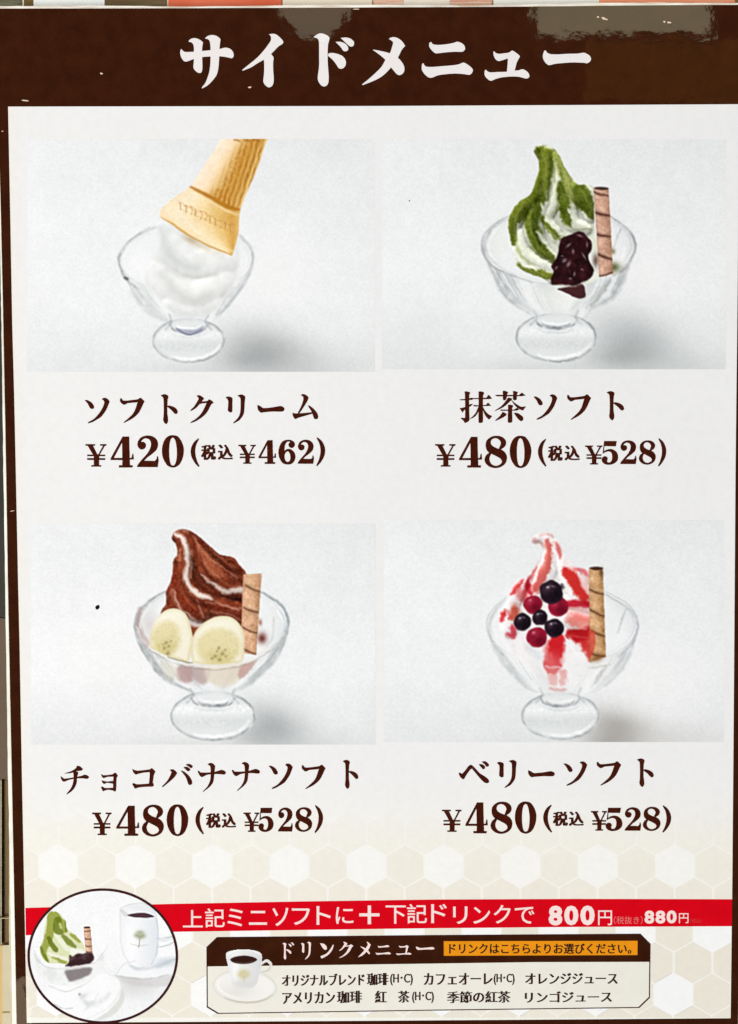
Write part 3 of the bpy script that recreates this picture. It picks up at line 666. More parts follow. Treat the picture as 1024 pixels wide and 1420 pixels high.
def dessert_matcha():
    s = Print(530, 193, 1007, 512.5, 620, 180, 3.2, (228, 229, 229), 21)
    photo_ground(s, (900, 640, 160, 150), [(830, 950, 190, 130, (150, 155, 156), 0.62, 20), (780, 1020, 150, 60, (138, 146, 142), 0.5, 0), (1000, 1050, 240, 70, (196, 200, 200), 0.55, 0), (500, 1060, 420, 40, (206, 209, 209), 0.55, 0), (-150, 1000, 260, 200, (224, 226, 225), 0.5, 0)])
    bowl = [(270, 386), (200, 430), (152, 515), (192, 615), (258, 742), (350, 808), (400, 832), (620, 832), (650, 792), (742, 738), (802, 620), (838, 505), (800, 440), (728, 384), (600, 360), (420, 360)]
    base = s.ell_pts(485, 922, 182, 110, 0)
    goblet(s, bowl, (485, 922, 182, 110), (495, 512, 343, 170), (826, 104), 0.0, .9)
    pass
    s.blob(500, 740, 130, 60, (240, 241, 236), 0.7); s.blob(760, 600, 60, 50, (244, 244, 242), 0.7)
    s.blob(230, 500, 40, 70, (236, 238, 230), 0.6)
    s.line([(270, 388, 4), (205, 430, 8), (160, 512, 11), (198, 600, 9), (300, 650, 6), (380, 680, 4)], (164, 167, 170), 0.7, 5, 3)
    s.line([(225, 430, 5), (184, 512, 7), (212, 580, 6)], (250, 250, 250), 0.7, 6, 3)
    s.line([(165, 540, 10), (205, 640, 13), (262, 742, 12), (360, 812, 6)], (184, 187, 189), 0.62, 10, 4)
    for k in range(0): s.line([(250 + k * 34, 650 + k * 14, 5), (300 + k * 30, 740 + k * 10, 7), (370 + k * 18, 800, 4)], (186, 190, 188), 0.55, 8, 4)
    s.line([(728, 386, 5), (800, 440, 8), (834, 505, 10), (806, 600, 9), (740, 650, 6)], (150, 153, 156), 0.7, 5, 3)
    s.line([(806, 612, 10), (748, 736, 12), (650, 792, 7)], (180, 183, 185), 0.6, 8, 3)
    s.line([(770, 440, 5), (740, 520, 6), (690, 585, 5)], (140, 144, 146), 0.55, 5, 3)
    s.line([(724, 665, 14), (690, 720, 18), (640, 780, 10)], (150, 155, 152), 0.7, 9, 4)
    s.line([(680, 690, 8), (650, 740, 10), (620, 790, 8)], (190, 194, 190), 0.6, 8, 4)
    s.line([(760, 640, 8), (725, 710, 8)], (244, 245, 244), 0.8, 8, 3)
    s.line([(790, 520, 10), (770, 600, 12)], (246, 246, 246), 0.7, 8, 3)
    # soft ice with green tea powder
    ice = [(384, 92), (396, 72), (430, 64), (470, 80), (500, 112), (520, 160), (560, 222), (584, 242), (630, 244), (652, 262), (655, 340), (660, 480), (700, 560), (690, 650), (600, 690), (470, 690), (430, 660), (370, 640), (312, 606), (300, 560), (284, 500), (271, 430), (282, 370), (322, 318), (372, 286), (386, 246), (406, 190), (404, 134)]
    m = s.poly_mask(ice, 4, 3); s.claim(m, 'ice_cream')
    s.lay(m, (228, 231, 214), 1.0); s.lay(m, (206, 211, 186), np.clip(0.25 + s.nm * 0.5, 0, 0.6))
    s.blob(500, 610, 120, 60, (240, 242, 234), 0.8, 0, m); s.blob(640, 600, 60, 70, (240, 241, 238), 0.9, 0, m)
    ol, dk, md, yl = (104, 114, 28), (50, 62, 10), (80, 94, 20), (156, 160, 74)
    def pw(pts, c, al=0.95, soft=10, r=9): powder(s, [(x, y, w_ * .94) for x, y, w_ in pts], c, al, 14 + soft * 1.4, 2.4, m, r)
    pw([(404, 88, 34), (440, 110, 66), (430, 200, 76), (410, 270, 70), (370, 320, 80), (320, 370, 70), (290, 440, 44), (296, 500, 22)], ol)
    pw([(480, 100, 30), (510, 170, 50), (540, 230, 64), (560, 300, 40), (600, 330, 60)], (140, 152, 60), 0.85, 14)
    pw([(420, 300, 50), (380, 380, 74), (388, 460, 70), (425, 530, 56), (470, 572, 26)], md)
    pw([(430, 390, 34), (462, 440, 44), (494, 478, 24)], ol)
    pw([(500, 250, 40), (520, 330, 56), (532, 400, 40), (548, 424, 14)], md)
    pw([(590, 262, 56), (612, 310, 80), (640, 370, 46), (648, 392, 20)], md)
    pw([(318, 600, 22), (390, 630, 34), (458, 650, 38)], ol)
    pw([(300, 470, 18), (330, 560, 20), (380, 600, 10)], (150, 158, 84), 0.5)
    pw([(404, 84, 26), (398, 100, 26), (408, 122, 14)], dk, 0.8, 8)
    pw([(425, 230, 20), (412, 300, 26), (398, 360, 30), (388, 420, 30), (420, 500, 26)], dk, 0.65, 14)
    pw([(360, 330, 24), (318, 390, 24), (290, 450, 14)], dk, 0.5, 14)
    pw([(462, 130, 14), (456, 230, 16), (448, 310, 12)], dk, 0.7, 10, 5)
    pw([(560, 270, 10), (580, 330, 18), (630, 360, 14)], dk, 0.65, 10)
    pw([(508, 340, 14), (520, 400, 16)], dk, 0.6, 10)
    pw([(440, 560, 14), (476, 580, 14)], (70, 76, 24), 0.6, 10)
    speckle(s, m * np.clip(1.2 - np.abs(s.c.sum(-1) - 260) / 160, 0, 1), (170, 172, 84), 0.22, 0.6)
    speckle(s, m * np.clip((470 - s.c.sum(-1)) / 100, 0, 1), (58, 74, 8), 0.2, 0.6)
    def cr(pts, c=(232, 235, 216), al=0.95, soft=7, r=4): powder(s, [(x, y, w_ * .74) for x, y, w_ in pts], c, al, 12 + soft, 2.0, m, r + 3)
    cr([(480, 190, 10), (482, 240, 22), (472, 290, 20), (458, 318, 8)], (222, 228, 196))
    cr([(492, 320, 12), (486, 360, 16), (470, 370, 8)], (190, 200, 130), 0.8)
    cr([(424, 330, 8), (436, 380, 18), (470, 425, 34), (520, 455, 34), (560, 470, 20)])
    cr([(400, 450, 16), (430, 490, 30), (468, 528, 34), (494, 560, 18)])
    cr([(318, 416, 12), (326, 480, 26), (356, 540, 34), (410, 590, 30), (460, 606, 20)])
    cr([(540, 356, 16), (566, 388, 38), (606, 410, 34), (644, 420, 26)])
    cr([(290, 520, 20), (320, 580, 24), (400, 620, 12)], (236, 238, 226))
    cr([(448, 446, 6), (490, 480, 8)], (180, 190, 150), 0.6); cr([(560, 440, 6), (640, 440, 8)], (120, 118, 80), 0.6, 5)
    pw([(430, 400, 6), (466, 445, 10), (496, 470, 8)], (86, 100, 20), 0.8, 6)
    pw([(372, 520, 6), (420, 565, 10), (470, 585, 8)], (80, 92, 26), 0.7, 7)
    relief(s, [[(410, 86, 40), (432, 150, 60), (420, 230, 80), (380, 300, 96), (322, 360, 96), (290, 430, 72), (292, 510, 40)],
        [(446, 100, 50), (452, 200, 70), (432, 300, 84), (392, 390, 92), (388, 460, 84), (424, 535, 70), (476, 576, 44)],
        [(484, 120, 44), (492, 220, 66), (474, 320, 66), (444, 392, 56), (478, 455, 60), (502, 490, 40)],
        [(506, 150, 40), (528, 250, 70), (534, 340, 84), (556, 410, 70), (620, 440, 50)],
        [(580, 250, 70), (612, 300, 104), (644, 370, 80)], [(300, 540, 60), (360, 615, 70), (460, 655, 64)], [(316, 460, 50), (350, 550, 64), (430, 600, 60), (480, 620, 40)]], m, 0.42, 0.5)
    for pts, c in [([(420, 92, 5), (440, 150, 10), (432, 230, 10), (410, 290, 6)], (168, 174, 96)), ([(452, 96, 5), (474, 160, 9), (478, 230, 8)], (60, 72, 12)), ([(400, 120, 4), (418, 180, 9), (404, 250, 8), (370, 300, 5)], (54, 66, 12)),
        ([(490, 110, 5), (512, 180, 9), (540, 240, 8), (560, 300, 6)], (190, 194, 130)), ([(500, 150, 4), (516, 240, 9), (512, 310, 7)], (66, 78, 16)), ([(350, 320, 5), (316, 370, 10), (300, 430, 9), (304, 480, 6)], (160, 168, 92)), ([(384, 330, 5), (368, 390, 10), (372, 450, 9), (410, 520, 7), (450, 560, 5)], (156, 164, 84)),
        ([(404, 340, 5), (398, 410, 9), (404, 470, 9), (440, 530, 7)], (56, 70, 12)), ([(296, 400, 5), (282, 450, 9), (290, 500, 6)], (70, 84, 16)), ([(596, 260, 5), (620, 310, 9), (645, 350, 6)], (150, 158, 84)), ([(570, 260, 5), (590, 310, 9), (626, 370, 7)], (58, 70, 14)), ([(330, 604, 4), (390, 632, 7), (450, 648, 6)], (150, 160, 88))]:
        s.line(pts, c, 0.42, 12, 7, m)
    s.blob(740, 610, 30, 22, (70, 76, 28), 0.85); s.blob(738, 540, 10, 12, (110, 110, 60), 0.8)
    s.blob(660, 580, 14, 30, (66, 40, 30), 0.75)
    wafer(s, [(652, 258), (718, 262), (738, 640), (676, 654)], [(648, 362, 722, 382, 9), (652, 458, 726, 474, 9), (658, 545, 732, 574, 9), (672, 650, 735, 632, 6), (650, 275, 716, 292, 6)], (190, 146, 122), (80, 40, 28), (222, 186, 164), top=(686, 260, 32, 8, 2))
    # sweet bean paste
    bean = [(578, 450), (600, 452), (618, 468), (642, 498), (642, 530), (628, 556), (632, 584), (652, 618), (646, 648), (610, 676), (560, 692), (500, 688), (466, 684), (464, 656), (474, 626), (464, 604), (482, 576), (494, 548), (500, 510), (508, 482), (548, 466)]
    mb = s.poly_mask(bean, 4, 3); low = s.poly_mask([(492, 706), (550, 694), (602, 686), (615, 735), (594, 750), (556, 738), (520, 720)], 4, 3)
    s.claim(np.maximum(mb, low), 'bean_paste')
    s.lay(mb, (40, 14, 18), 1.0); s.lay(low, (60, 24, 28), 0.95)
    s.lay(mb, (72, 28, 34), np.clip(s.nm * 1.1, 0, 0.6)); s.lay(mb, (22, 8, 12), np.clip(-s.nm * 1.3, 0, 0.8))
    s.line([(500, 690, 6), (560, 694, 7), (612, 676, 6)], (206, 196, 190), 0.7, 5, 2)
    for (x, y, a, b, r) in [(540, 512, 18, 5, -40), (522, 580, 14, 9, -40), (540, 596, 8, 16, 30), (512, 560, 8, 3, 0), (608, 560, 20, 4, 60), (590, 470, 16, 4, 20), (622, 510, 4, 14, 0), (548, 660, 8, 5, 0), (566, 640, 5, 12, 10), (600, 620, 8, 4, 30), (486, 612, 10, 4, -50), (560, 540, 6, 12, 0)]:
        s.blob(x, y, a * .8, b * .8, (208, 186, 190), 0.62, r, mb)
    for k in range(6):
        a, b = RNG.uniform(470, 640), RNG.uniform(470, 680)
        s.arc(a, b, 14, 10, 180, 330, 4, (110, 62, 68), 0.4, 4, RNG.uniform(0, 90), 2, mb)
    finish(s)
    return s
def dessert_choco():
    s = Print(43, 725.5, 521, 1033, 130, 710, 3.2, (230, 231, 232), 31)
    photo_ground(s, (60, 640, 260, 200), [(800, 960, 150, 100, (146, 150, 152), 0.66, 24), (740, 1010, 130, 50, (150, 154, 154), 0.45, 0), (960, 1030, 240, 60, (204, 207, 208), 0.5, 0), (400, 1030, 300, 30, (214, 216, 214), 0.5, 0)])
    bowl = [(322, 348), (240, 400), (182, 510), (200, 592), (262, 690), (318, 752), (410, 790), (440, 812), (620, 812), (650, 785), (722, 744), (800, 665), (850, 580), (868, 490), (836, 412), (745, 352), (560, 320)]
    base = s.ell_pts(530, 905, 190, 112, 0)
    goblet(s, bowl, (530, 905, 190, 112), (524, 500, 343, 182), (808, 106), 1.2, .85)
    s.line([(206, 430, 16), (200, 510, 22), (240, 590, 18)], (150, 112, 108), 0.55, 18, 6)
    s.blob(250, 500, 30, 60, (212, 200, 200), 0.6)
    s.line([(322, 350, 4), (240, 402, 9), (196, 470, 12), (190, 520, 9)], (150, 146, 148), 0.75, 5, 3)
    s.line([(255, 405, 5), (216, 460, 7), (206, 520, 6)], (246, 246, 246), 0.75, 5, 3)
    s.line([(190, 530, 8), (212, 596, 10), (270, 690, 12), (330, 750, 8), (420, 790, 5)], (160, 164, 164), 0.65, 7, 3)
    s.line([(250, 640, 12), (290, 700, 16), (350, 745, 10)], (120, 124, 116), 0.45, 12, 5)
    s.line([(268, 650, 6), (310, 700, 7), (340, 728, 5)], (246, 248, 246), 0.8, 6, 3)
    s.line([(745, 354, 5), (832, 412, 9), (862, 486, 11), (838, 560, 10), (770, 620, 6)], (146, 158, 162), 0.75, 5, 3)
    s.line([(745, 375, 4), (815, 430, 5), (840, 490, 6)], (250, 250, 250), 0.8, 5, 3)
    s.line([(846, 580, 9), (800, 665, 10), (720, 745, 9), (650, 788, 6)], (176, 180, 180), 0.65, 7, 3)
    s.line([(800, 470, 5), (790, 560, 6), (750, 620, 5)], (180, 184, 184), 0.6, 6, 3)
    s.blob(750, 592, 26, 40, (244, 243, 240), 0.9)
    # chocolate soft ice
    ice = [(349, 118), (356, 92), (378, 79), (410, 78), (444, 92), (494, 134), (560, 188), (618, 202), (650, 236), (676, 270), (684, 330), (668, 430), (664, 520), (610, 500), (540, 470), (500, 500), (470, 530), (430, 560), (300, 560), (290, 480), (302, 440), (322, 398), (322, 350), (344, 310), (352, 250), (356, 208), (372, 190), (366, 145)]
    m = s.poly_mask(ice, 4, 3); s.claim(m, 'ice_cream')
    s.lay(m, (124, 54, 32), 1.0); s.lay(m, (92, 34, 18), np.clip(0.2 + s.nm * 1.0, 0, 0.8)); s.lay(m, (160, 84, 54), np.clip(-s.nm * 1.0, 0, 0.6))
    def st(pts, c, al=0.9, soft=8, r=6):
        if sum(c) > 500: s.line([(x, y, w_ * .76) for x, y, w_ in pts], c, al * .9, soft + 5, r + 4, m)
        else: powder(s, pts, c, al, 12 + soft * 1.3, 2.0, m, r + 3)
    st([(430, 90, 20), (490, 150, 34), (560, 205, 50), (640, 260, 40)], (84, 34, 18), 0.85, 12)
    st([(450, 130, 16), (490, 200, 40), (540, 260, 46), (600, 280, 24)], (176, 96, 66), 0.75, 16)
    st([(560, 230, 30), (610, 275, 44), (650, 320, 30)], (96, 36, 22), 0.9, 14)
    st([(440, 130, 14), (452, 220, 22), (450, 300, 30), (500, 360, 36), (570, 370, 20)], (92, 36, 20), 0.9, 10)
    st([(385, 160, 12), (382, 210, 20)], (160, 100, 72), 0.9, 8); st([(366, 220, 18), (364, 240, 12)], (70, 30, 20), 0.9, 8)
    st([(360, 280, 40), (372, 350, 50), (430, 430, 46), (470, 460, 20)], (120, 44, 24), 0.85, 12)
    st([(330, 350, 20), (336, 410, 26)], (124, 48, 26), 0.9, 10)
    st([(470, 400, 30), (540, 420, 40), (620, 440, 50), (660, 470, 50)], (110, 40, 22), 0.9, 12)
    st([(600, 385, 20), (650, 390, 26)], (72, 26, 16), 0.9, 10)
    cr = (244, 236, 228)
    st([(362, 98, 18), (392, 112, 26), (410, 160, 30), (416, 230, 26), (408, 290, 24), (430, 335, 26), (480, 372, 32), (525, 384, 14)], cr, 0.98, 8, 4)
    st([(430, 170, 6), (436, 240, 14), (428, 290, 8)], (214, 180, 156), 0.8, 7, 4)
    st([(480, 282, 6), (530, 322, 16), (590, 354, 24), (640, 346, 40), (670, 350, 30)], cr, 0.96, 8, 5)
    st([(356, 120, 10), (362, 130, 8)], (46, 20, 16), 0.9, 5, 2)
    st([(360, 90, 6), (390, 84, 8), (420, 86, 6)], (150, 120, 106), 0.6, 6)
    st([(360, 350, 8), (368, 400, 12), (400, 440, 14), (440, 470, 12)], (230, 208, 196), 0.85, 7, 5)
    st([(456, 390, 4), (474, 430, 8), (484, 466, 10)], (216, 168, 148), 0.8, 7, 4)
    st([(540, 395, 5), (600, 420, 8), (650, 425, 6)], (220, 170, 150), 0.7, 7, 5)
    st([(310, 420, 10), (330, 370, 8), (352, 350, 6)], (210, 160, 140), 0.55, 7, 5)
    st([(430, 490, 40), (470, 500, 40), (490, 530, 30)], (232, 226, 222), 0.95, 16, 6)
    st([(500, 470, 20), (540, 465, 16)], (150, 90, 76), 0.6, 10)
    speckle(s, m * np.clip((430 - s.c.sum(-1)) / 100, 0, 1), (70, 26, 14), 0.3, 0.5); speckle(s, m * np.clip((420 - s.c.sum(-1)) / 100, 0, 1), (186, 108, 78), 0.45, 0.4)
    relief(s, [[(372, 100, 40), (400, 160, 64), (402, 240, 76), (404, 310, 84), (450, 370, 90), (540, 396, 80)], [(420, 100, 50), (470, 170, 90), (520, 250, 110), (590, 320, 110), (650, 350, 80)],
        [(520, 170, 50), (600, 230, 80), (660, 290, 70)], [(362, 250, 50), (366, 330, 84), (410, 410, 100), (480, 450, 80)], [(330, 340, 50), (330, 410, 70), (370, 450, 70)], [(480, 400, 60), (580, 425, 90), (660, 450, 80)]], m, 0.38, 0.5)
    for k, (pts, c) in enumerate([([(440, 110, 4), (500, 190, 9), (560, 240, 9), (640, 290, 5)], (204, 140, 110)), ([(456, 150, 4), (500, 240, 10), (560, 290, 8)], (190, 116, 86)), ([(500, 140, 4), (570, 210, 9), (640, 250, 6)], (176, 100, 72)),
        ([(470, 180, 5), (490, 250, 10), (530, 300, 8)], (64, 24, 14)), ([(540, 200, 4), (600, 250, 10), (660, 280, 8)], (58, 22, 12)), ([(450, 300, 6), (500, 350, 10), (560, 372, 8), (640, 376, 8)], (60, 22, 14)),
        ([(500, 400, 4), (560, 410, 8), (640, 432, 7)], (206, 150, 130)), ([(390, 330, 4), (410, 390, 9), (450, 430, 8)], (172, 92, 66)), ([(346, 330, 4), (352, 390, 9), (384, 440, 6)], (182, 104, 78)), ([(330, 360, 5), (326, 410, 8)], (64, 26, 16)),
        ([(520, 440, 4), (600, 456, 8), (650, 480, 6)], (196, 130, 110)), ([(418, 360, 5), (450, 400, 9), (520, 420, 8)], (66, 26, 16)), ([(560, 300, 4), (610, 330, 8), (650, 320, 5)], (168, 92, 66))]):
        s.line(pts, c, 0.6, 10, 6, m)
    s.blob(748, 560, 20, 24, (96, 34, 26), 0.9); s.blob(740, 490, 8, 14, (150, 80, 60), 0.8); s.blob(752, 548, 6, 5, (190, 110, 100), 0.7)
    wafer(s, [(664, 278), (746, 272), (722, 634), (652, 626)], [(676, 326, 744, 356, 6), (668, 424, 738, 446, 6), (664, 512, 728, 538, 6), (660, 606, 722, 630, 6)], (198, 152, 116), (112, 62, 40), (226, 188, 152))
    # refraction of the fruit in the lower bowl
    s.poly([(372, 690), (432, 684), (436, 750), (384, 752)], (172, 136, 134), 0.75, 16, 6)
    s.poly([(440, 690), (520, 690), (500, 760), (450, 750)], (176, 150, 146), 0.7, 16, 6)
    s.poly([(500, 690), (656, 672), (640, 750), (560, 778), (510, 750)], (222, 210, 192), 0.8, 18, 6)
    s.poly([(650, 690), (722, 660), (680, 720), (648, 740)], (190, 150, 142), 0.8, 12, 6)
    s.poly([(300, 660), (370, 690), (372, 740), (320, 730)], (214, 208, 192), 0.6, 16, 6)
    def banana(out, core, cp, seeds):
        mm = s.poly_mask(out, 4, 2); s.claim(mm, 'banana_slice')
        d = s.sdf(out)
        s.lay(mm, (240, 234, 214), 1.0)
        s.lay(np.clip(1 + d / 16, 0, 1), (214, 200, 150), 0.7, mm); s.blob(cp[0] - 10, cp[1] - 90, 80, 40, (246, 242, 222), 0.9, -14, mm)
        mc = s.poly_mask(core, 26, 5) * mm
        s.lay(mc, (224, 211, 160), 0.8); s.blob(cp[0], cp[1] + 34, 56, 36, (198, 186, 118), 0.6, 0, mc)
        s.lay(mc, (228, 222, 170), np.clip(s.nf * 0.35, 0, 0.25)); s.lay(mc, (182, 170, 108), np.clip(-s.nf * 0.25 + s.nm * .2, 0, 0.25))
        for (x, y, r) in seeds: s.blob(x, y, r, r * 1.3, (124, 104, 62), 0.62, RNG.uniform(0, 90), mm)
    banana([(250, 596), (252, 545), (270, 490), (300, 450), (342, 430), (384, 434), (412, 460), (430, 505), (440, 560), (430, 620), (420, 664), (380, 656), (320, 636), (270, 612)], s.ell_pts(322, 560, 62, 78, 10), (326, 570),
           [(322, 580, 6), (334, 596, 5), (314, 604, 6), (330, 628, 8), (344, 572, 4), (308, 588, 3)])
    banana([(436, 660), (434, 590), (448, 538), (492, 490), (548, 464), (606, 466), (646, 496), (668, 545), (668, 610), (658, 664), (600, 672), (520, 676), (460, 672)], s.ell_pts(556, 600, 98, 84, -8), (560, 610),
           [(556, 604, 6), (572, 628, 7), (540, 640, 6), (588, 640, 4), (560, 656, 7), (526, 650, 5), (548, 618, 4), (584, 612, 4)])
    s.line([(190, 510, 4), (250, 600, 7), (340, 652, 8), (450, 682, 9), (560, 686, 9), (680, 664, 9), (790, 602, 7), (846, 540, 4)], (236, 232, 224), 0.85, 5, 2)
    s.line([(250, 612, 3), (340, 664, 4), (450, 694, 4), (560, 698, 4), (680, 676, 4), (780, 618, 3)], (150, 138, 128), 0.55, 4, 2)
    s.line([(330, 644, 3), (420, 668, 5), (440, 670, 3)], (96, 84, 40), 0.7, 4, 2)
    finish(s)
    return s

def dessert_berry():
    s = Print(532.5, 721, 1005, 1029.5, 640, 710, 3.2, (229, 231, 232), 41)
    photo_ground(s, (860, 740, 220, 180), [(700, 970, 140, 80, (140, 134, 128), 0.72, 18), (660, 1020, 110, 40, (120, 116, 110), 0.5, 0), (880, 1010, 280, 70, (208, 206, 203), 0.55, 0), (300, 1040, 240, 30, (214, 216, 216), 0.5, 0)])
    bowl = [(230, 372), (160, 420), (112, 510), (140, 595), (205, 700), (270, 770), (330, 800), (580, 805), (640, 770), (720, 690), (765, 590), (786, 492), (750, 430), (640, 366), (440, 340)]
    base = s.ell_pts(440, 905, 175, 106, 0)
    goblet(s, bowl, (440, 905, 175, 106), (449, 500, 337, 176), (806, 98), 2.2, .7)
    s.blob(240, 560, 110, 120, (246, 246, 246), 0.9); s.blob(560, 720, 140, 80, (244, 244, 243), 0.7); s.blob(700, 560, 60, 80, (242, 243, 244), 0.7)
    s.line([(210, 384, 3), (155, 425, 6), (124, 505, 8), (142, 585, 8), (190, 640, 5)], (176, 180, 184), 0.7, 5, 3)
    s.line([(172, 430, 5), (144, 505, 6), (160, 570, 6)], (250, 250, 250), 0.75, 6, 3)
    s.line([(134, 590, 6), (205, 700, 10), (290, 780, 6)], (206, 209, 211), 0.7, 10, 4)
    s.line([(640, 368, 3), (745, 430, 6), (780, 492, 9), (762, 580, 8), (700, 640, 5)], (170, 174, 180), 0.7, 5, 3)
    s.line([(732, 430, 5), (712, 480, 7), (692, 535, 5)], (158, 162, 168), 0.65, 5, 3)
    s.line([(762, 598, 7), (718, 692, 9), (640, 770, 7)], (200, 203, 206), 0.7, 8, 3)
    s.line([(640, 690, 10), (610, 730, 14), (580, 775, 8)], (176, 180, 178), 0.6, 8, 4)
    s.line([(560, 690, 6), (640, 684, 10), (655, 680, 5)], (176, 172, 160), 0.6, 8, 4)
    s.line([(580, 740, 5), (576, 760, 6)], (236, 238, 236), 0.8, 5)
    ice = [(310, 130), (318, 112), (346, 98), (380, 90), (410, 100), (438, 150), (466, 208), (510, 240), (560, 262), (590, 330), (584, 480), (590, 600), (560, 700), (480, 790), (380, 790), (300, 700), (230, 620), (186, 540), (166, 470), (186, 420), (212, 370), (224, 330), (262, 296), (300, 290), (318, 250), (350, 210), (366, 172), (350, 148), (328, 150)]
    m = s.poly_mask(ice, 14, 5); s.claim(m, 'ice_cream')
    m = m * (1 - 0.5 * np.clip((s.Y - 600) / 150, 0, 1))
    s.lay(m, (243, 240, 240), 1.0); s.lay(m, (226, 222, 224), np.clip(s.nm * 0.9, 0, 0.6))
    s.line([(300, 600, 30), (340, 640, 30), (380, 660, 20)], (214, 218, 222), 0.7, 24, 5, m)
    s.line([(480, 590, 20), (520, 640, 24), (560, 660, 16)], (246, 246, 246), 0.9, 20, 5, m)
    def st(pts, c, al=0.9, soft=8, r=6): s.line([(x, y, w_ * 1.2) for x, y, w_ in pts], c, al * 0.97, soft + 4, r + 6, m)
    rd, dr, pk, og = (198, 30, 34), (172, 12, 28), (224, 128, 128), (206, 74, 58)
    for pts, c in [([(236, 330, 40), (262, 360, 50), (280, 380, 30)], (232, 150, 152)), ([(300, 320, 30), (320, 350, 30)], (224, 120, 122)), ([(480, 430, 50), (540, 460, 60), (572, 470, 40)], (226, 128, 122)), ([(520, 300, 40), (556, 350, 50)], (232, 168, 164)), ([(350, 180, 20), (330, 260, 30), (316, 300, 20)], (236, 196, 192)),
        ([(240, 420, 30), (250, 450, 30)], (222, 120, 104)), ([(440, 600, 30), (446, 660, 24)], (226, 120, 116)), ([(470, 260, 20), (500, 260, 30)], (224, 110, 104)), ([(520, 560, 40), (560, 580, 40)], (216, 96, 88))]:
        s.line(pts, c, 0.7, 22, 8, m)
    st([(316, 122, 14), (340, 132, 20), (360, 150, 12)], (196, 150, 146), 0.85, 10)
    st([(346, 102, 8), (380, 96, 14), (404, 108, 10)], (206, 156, 152), 0.8, 8)
    st([(382, 128, 20), (394, 180, 30), (382, 240, 34), (354, 290, 34), (334, 340, 26)], (196, 78, 70), 0.92, 9)
    st([(374, 140, 8), (380, 200, 10), (356, 262, 10)], (226, 140, 128), 0.7, 8)
    st([(420, 134, 12), (436, 170, 24), (436, 200, 12)], (204, 92, 88), 0.9, 10)
    st([(410, 150, 10), (420, 230, 24), (400, 290, 26)], (250, 246, 246), 0.9, 10)
    st([(466, 200, 14), (470, 250, 20), (520, 300, 24), (560, 310, 20)], (240, 216, 214), 0.8, 12)
    st([(330, 250, 5), (300, 300, 12), (280, 360, 26), (268, 395, 14)], (206, 60, 66), 0.85, 9)
    st([(298, 290, 10), (296, 340, 22), (310, 360, 14)], dr, 0.85, 8)
    st([(270, 300, 10), (238, 340, 20), (222, 368, 10)], rd, 0.85, 9); st([(250, 350, 20), (260, 380, 22)], pk, 0.8, 10)
    st([(462, 262, 30), (490, 300, 50), (512, 340, 40), (544, 380, 30), (560, 410, 20)], (200, 36, 32), 0.98, 9)
    st([(500, 250, 8), (540, 260, 20), (562, 280, 14)], (222, 92, 100), 0.85, 9)
    st([(560, 290, 20), (540, 320, 20)], (236, 196, 190), 0.8, 10)
    st([(478, 400, 26), (520, 405, 28), (560, 412, 30)], (190, 22, 40), 0.95, 7)
    st([(474, 440, 16), (520, 440, 14), (560, 450, 12)], (238, 200, 198), 0.9, 8)
    st([(490, 480, 40), (540, 490, 50), (572, 500, 40)], (220, 118, 108), 0.9, 14)
    st([(486, 540, 40), (530, 550, 50), (576, 530, 40)], (182, 18, 24), 1.0, 9)
    st([(530, 500, 14), (560, 505, 16)], (236, 168, 156), 0.6, 12)
    st([(550, 590, 40), (572, 620, 40), (580, 650, 20)], (202, 42, 40), 0.95, 9)
    st([(236, 440, 30), (230, 460, 34)], (206, 80, 60), 0.9, 10); st([(206, 440, 6), (214, 470, 8)], rd, 0.6, 8)
    st([(184, 454, 22), (176, 478, 16)], (202, 40, 44), 0.9, 6, 3); st([(196, 436, 10), (190, 450, 12)], rd, 0.8, 6)
    st([(226, 516, 30), (228, 548, 26), (210, 545, 14)], (214, 52, 72), 0.9, 9)
    st([(430, 570, 50), (412, 610, 70), (404, 650, 62), (404, 680, 66)], (204, 26, 34), 1.0, 10)
    st([(372, 600, 20), (376, 660, 14)], (232, 150, 146), 0.7, 10); st([(400, 630, 16), (396, 670, 20)], (226, 112, 106), 0.7, 10)
    st([(380, 690, 8), (440, 686, 8)], (240, 226, 224), 0.9, 5)
    st([(404, 710, 30), (404, 750, 36)], (216, 124, 116), 0.9, 10); st([(450, 712, 24), (452, 752, 28)], (216, 122, 118), 0.9, 10)
    st([(392, 786, 10), (426, 790, 18), (458, 788, 10)], (198, 108, 102), 0.9, 6, 3)
    st([(424, 720, 6), (426, 760, 8)], (240, 226, 224), 0.8, 5)
    s.line([(470, 548, 8), (580, 560, 6)], (232, 150, 140), 0.3, 8, 3, m)
    relief(s, [[(320, 124, 24), (372, 110, 40), (398, 170, 60), (384, 250, 80), (350, 320, 90), (320, 380, 80)], [(420, 140, 36), (450, 220, 70), (490, 300, 100), (540, 380, 100), (560, 430, 60)],
        [(300, 290, 50), (250, 350, 84), (210, 430, 84), (210, 520, 80)], [(470, 400, 60), (560, 430, 60)], [(470, 470, 70), (560, 500, 100), (590, 560, 80)]], m * np.clip((640 - s.Y) / 120, 0, 1), 0.2, 0.22, soften=3)
    wafer(s, [(566, 248), (628, 246), (642, 642), (572, 668)], [(556, 338, 636, 366, 7), (566, 430, 636, 464, 7), (578, 526, 640, 554, 7), (572, 626, 642, 640, 8)], (186, 142, 96), (104, 60, 30), (212, 174, 128), top=(600, 250, 30, 8, 0))
    s.blob(600, 650, 30, 16, (130, 80, 40), 0.7, -10); s.blob(622, 268, 8, 20, (80, 50, 28), 0.7)
    s.poly([(566, 524), (590, 530), (592, 600), (566, 650), (556, 600)], (206, 66, 56), 0.75, 8, 4)
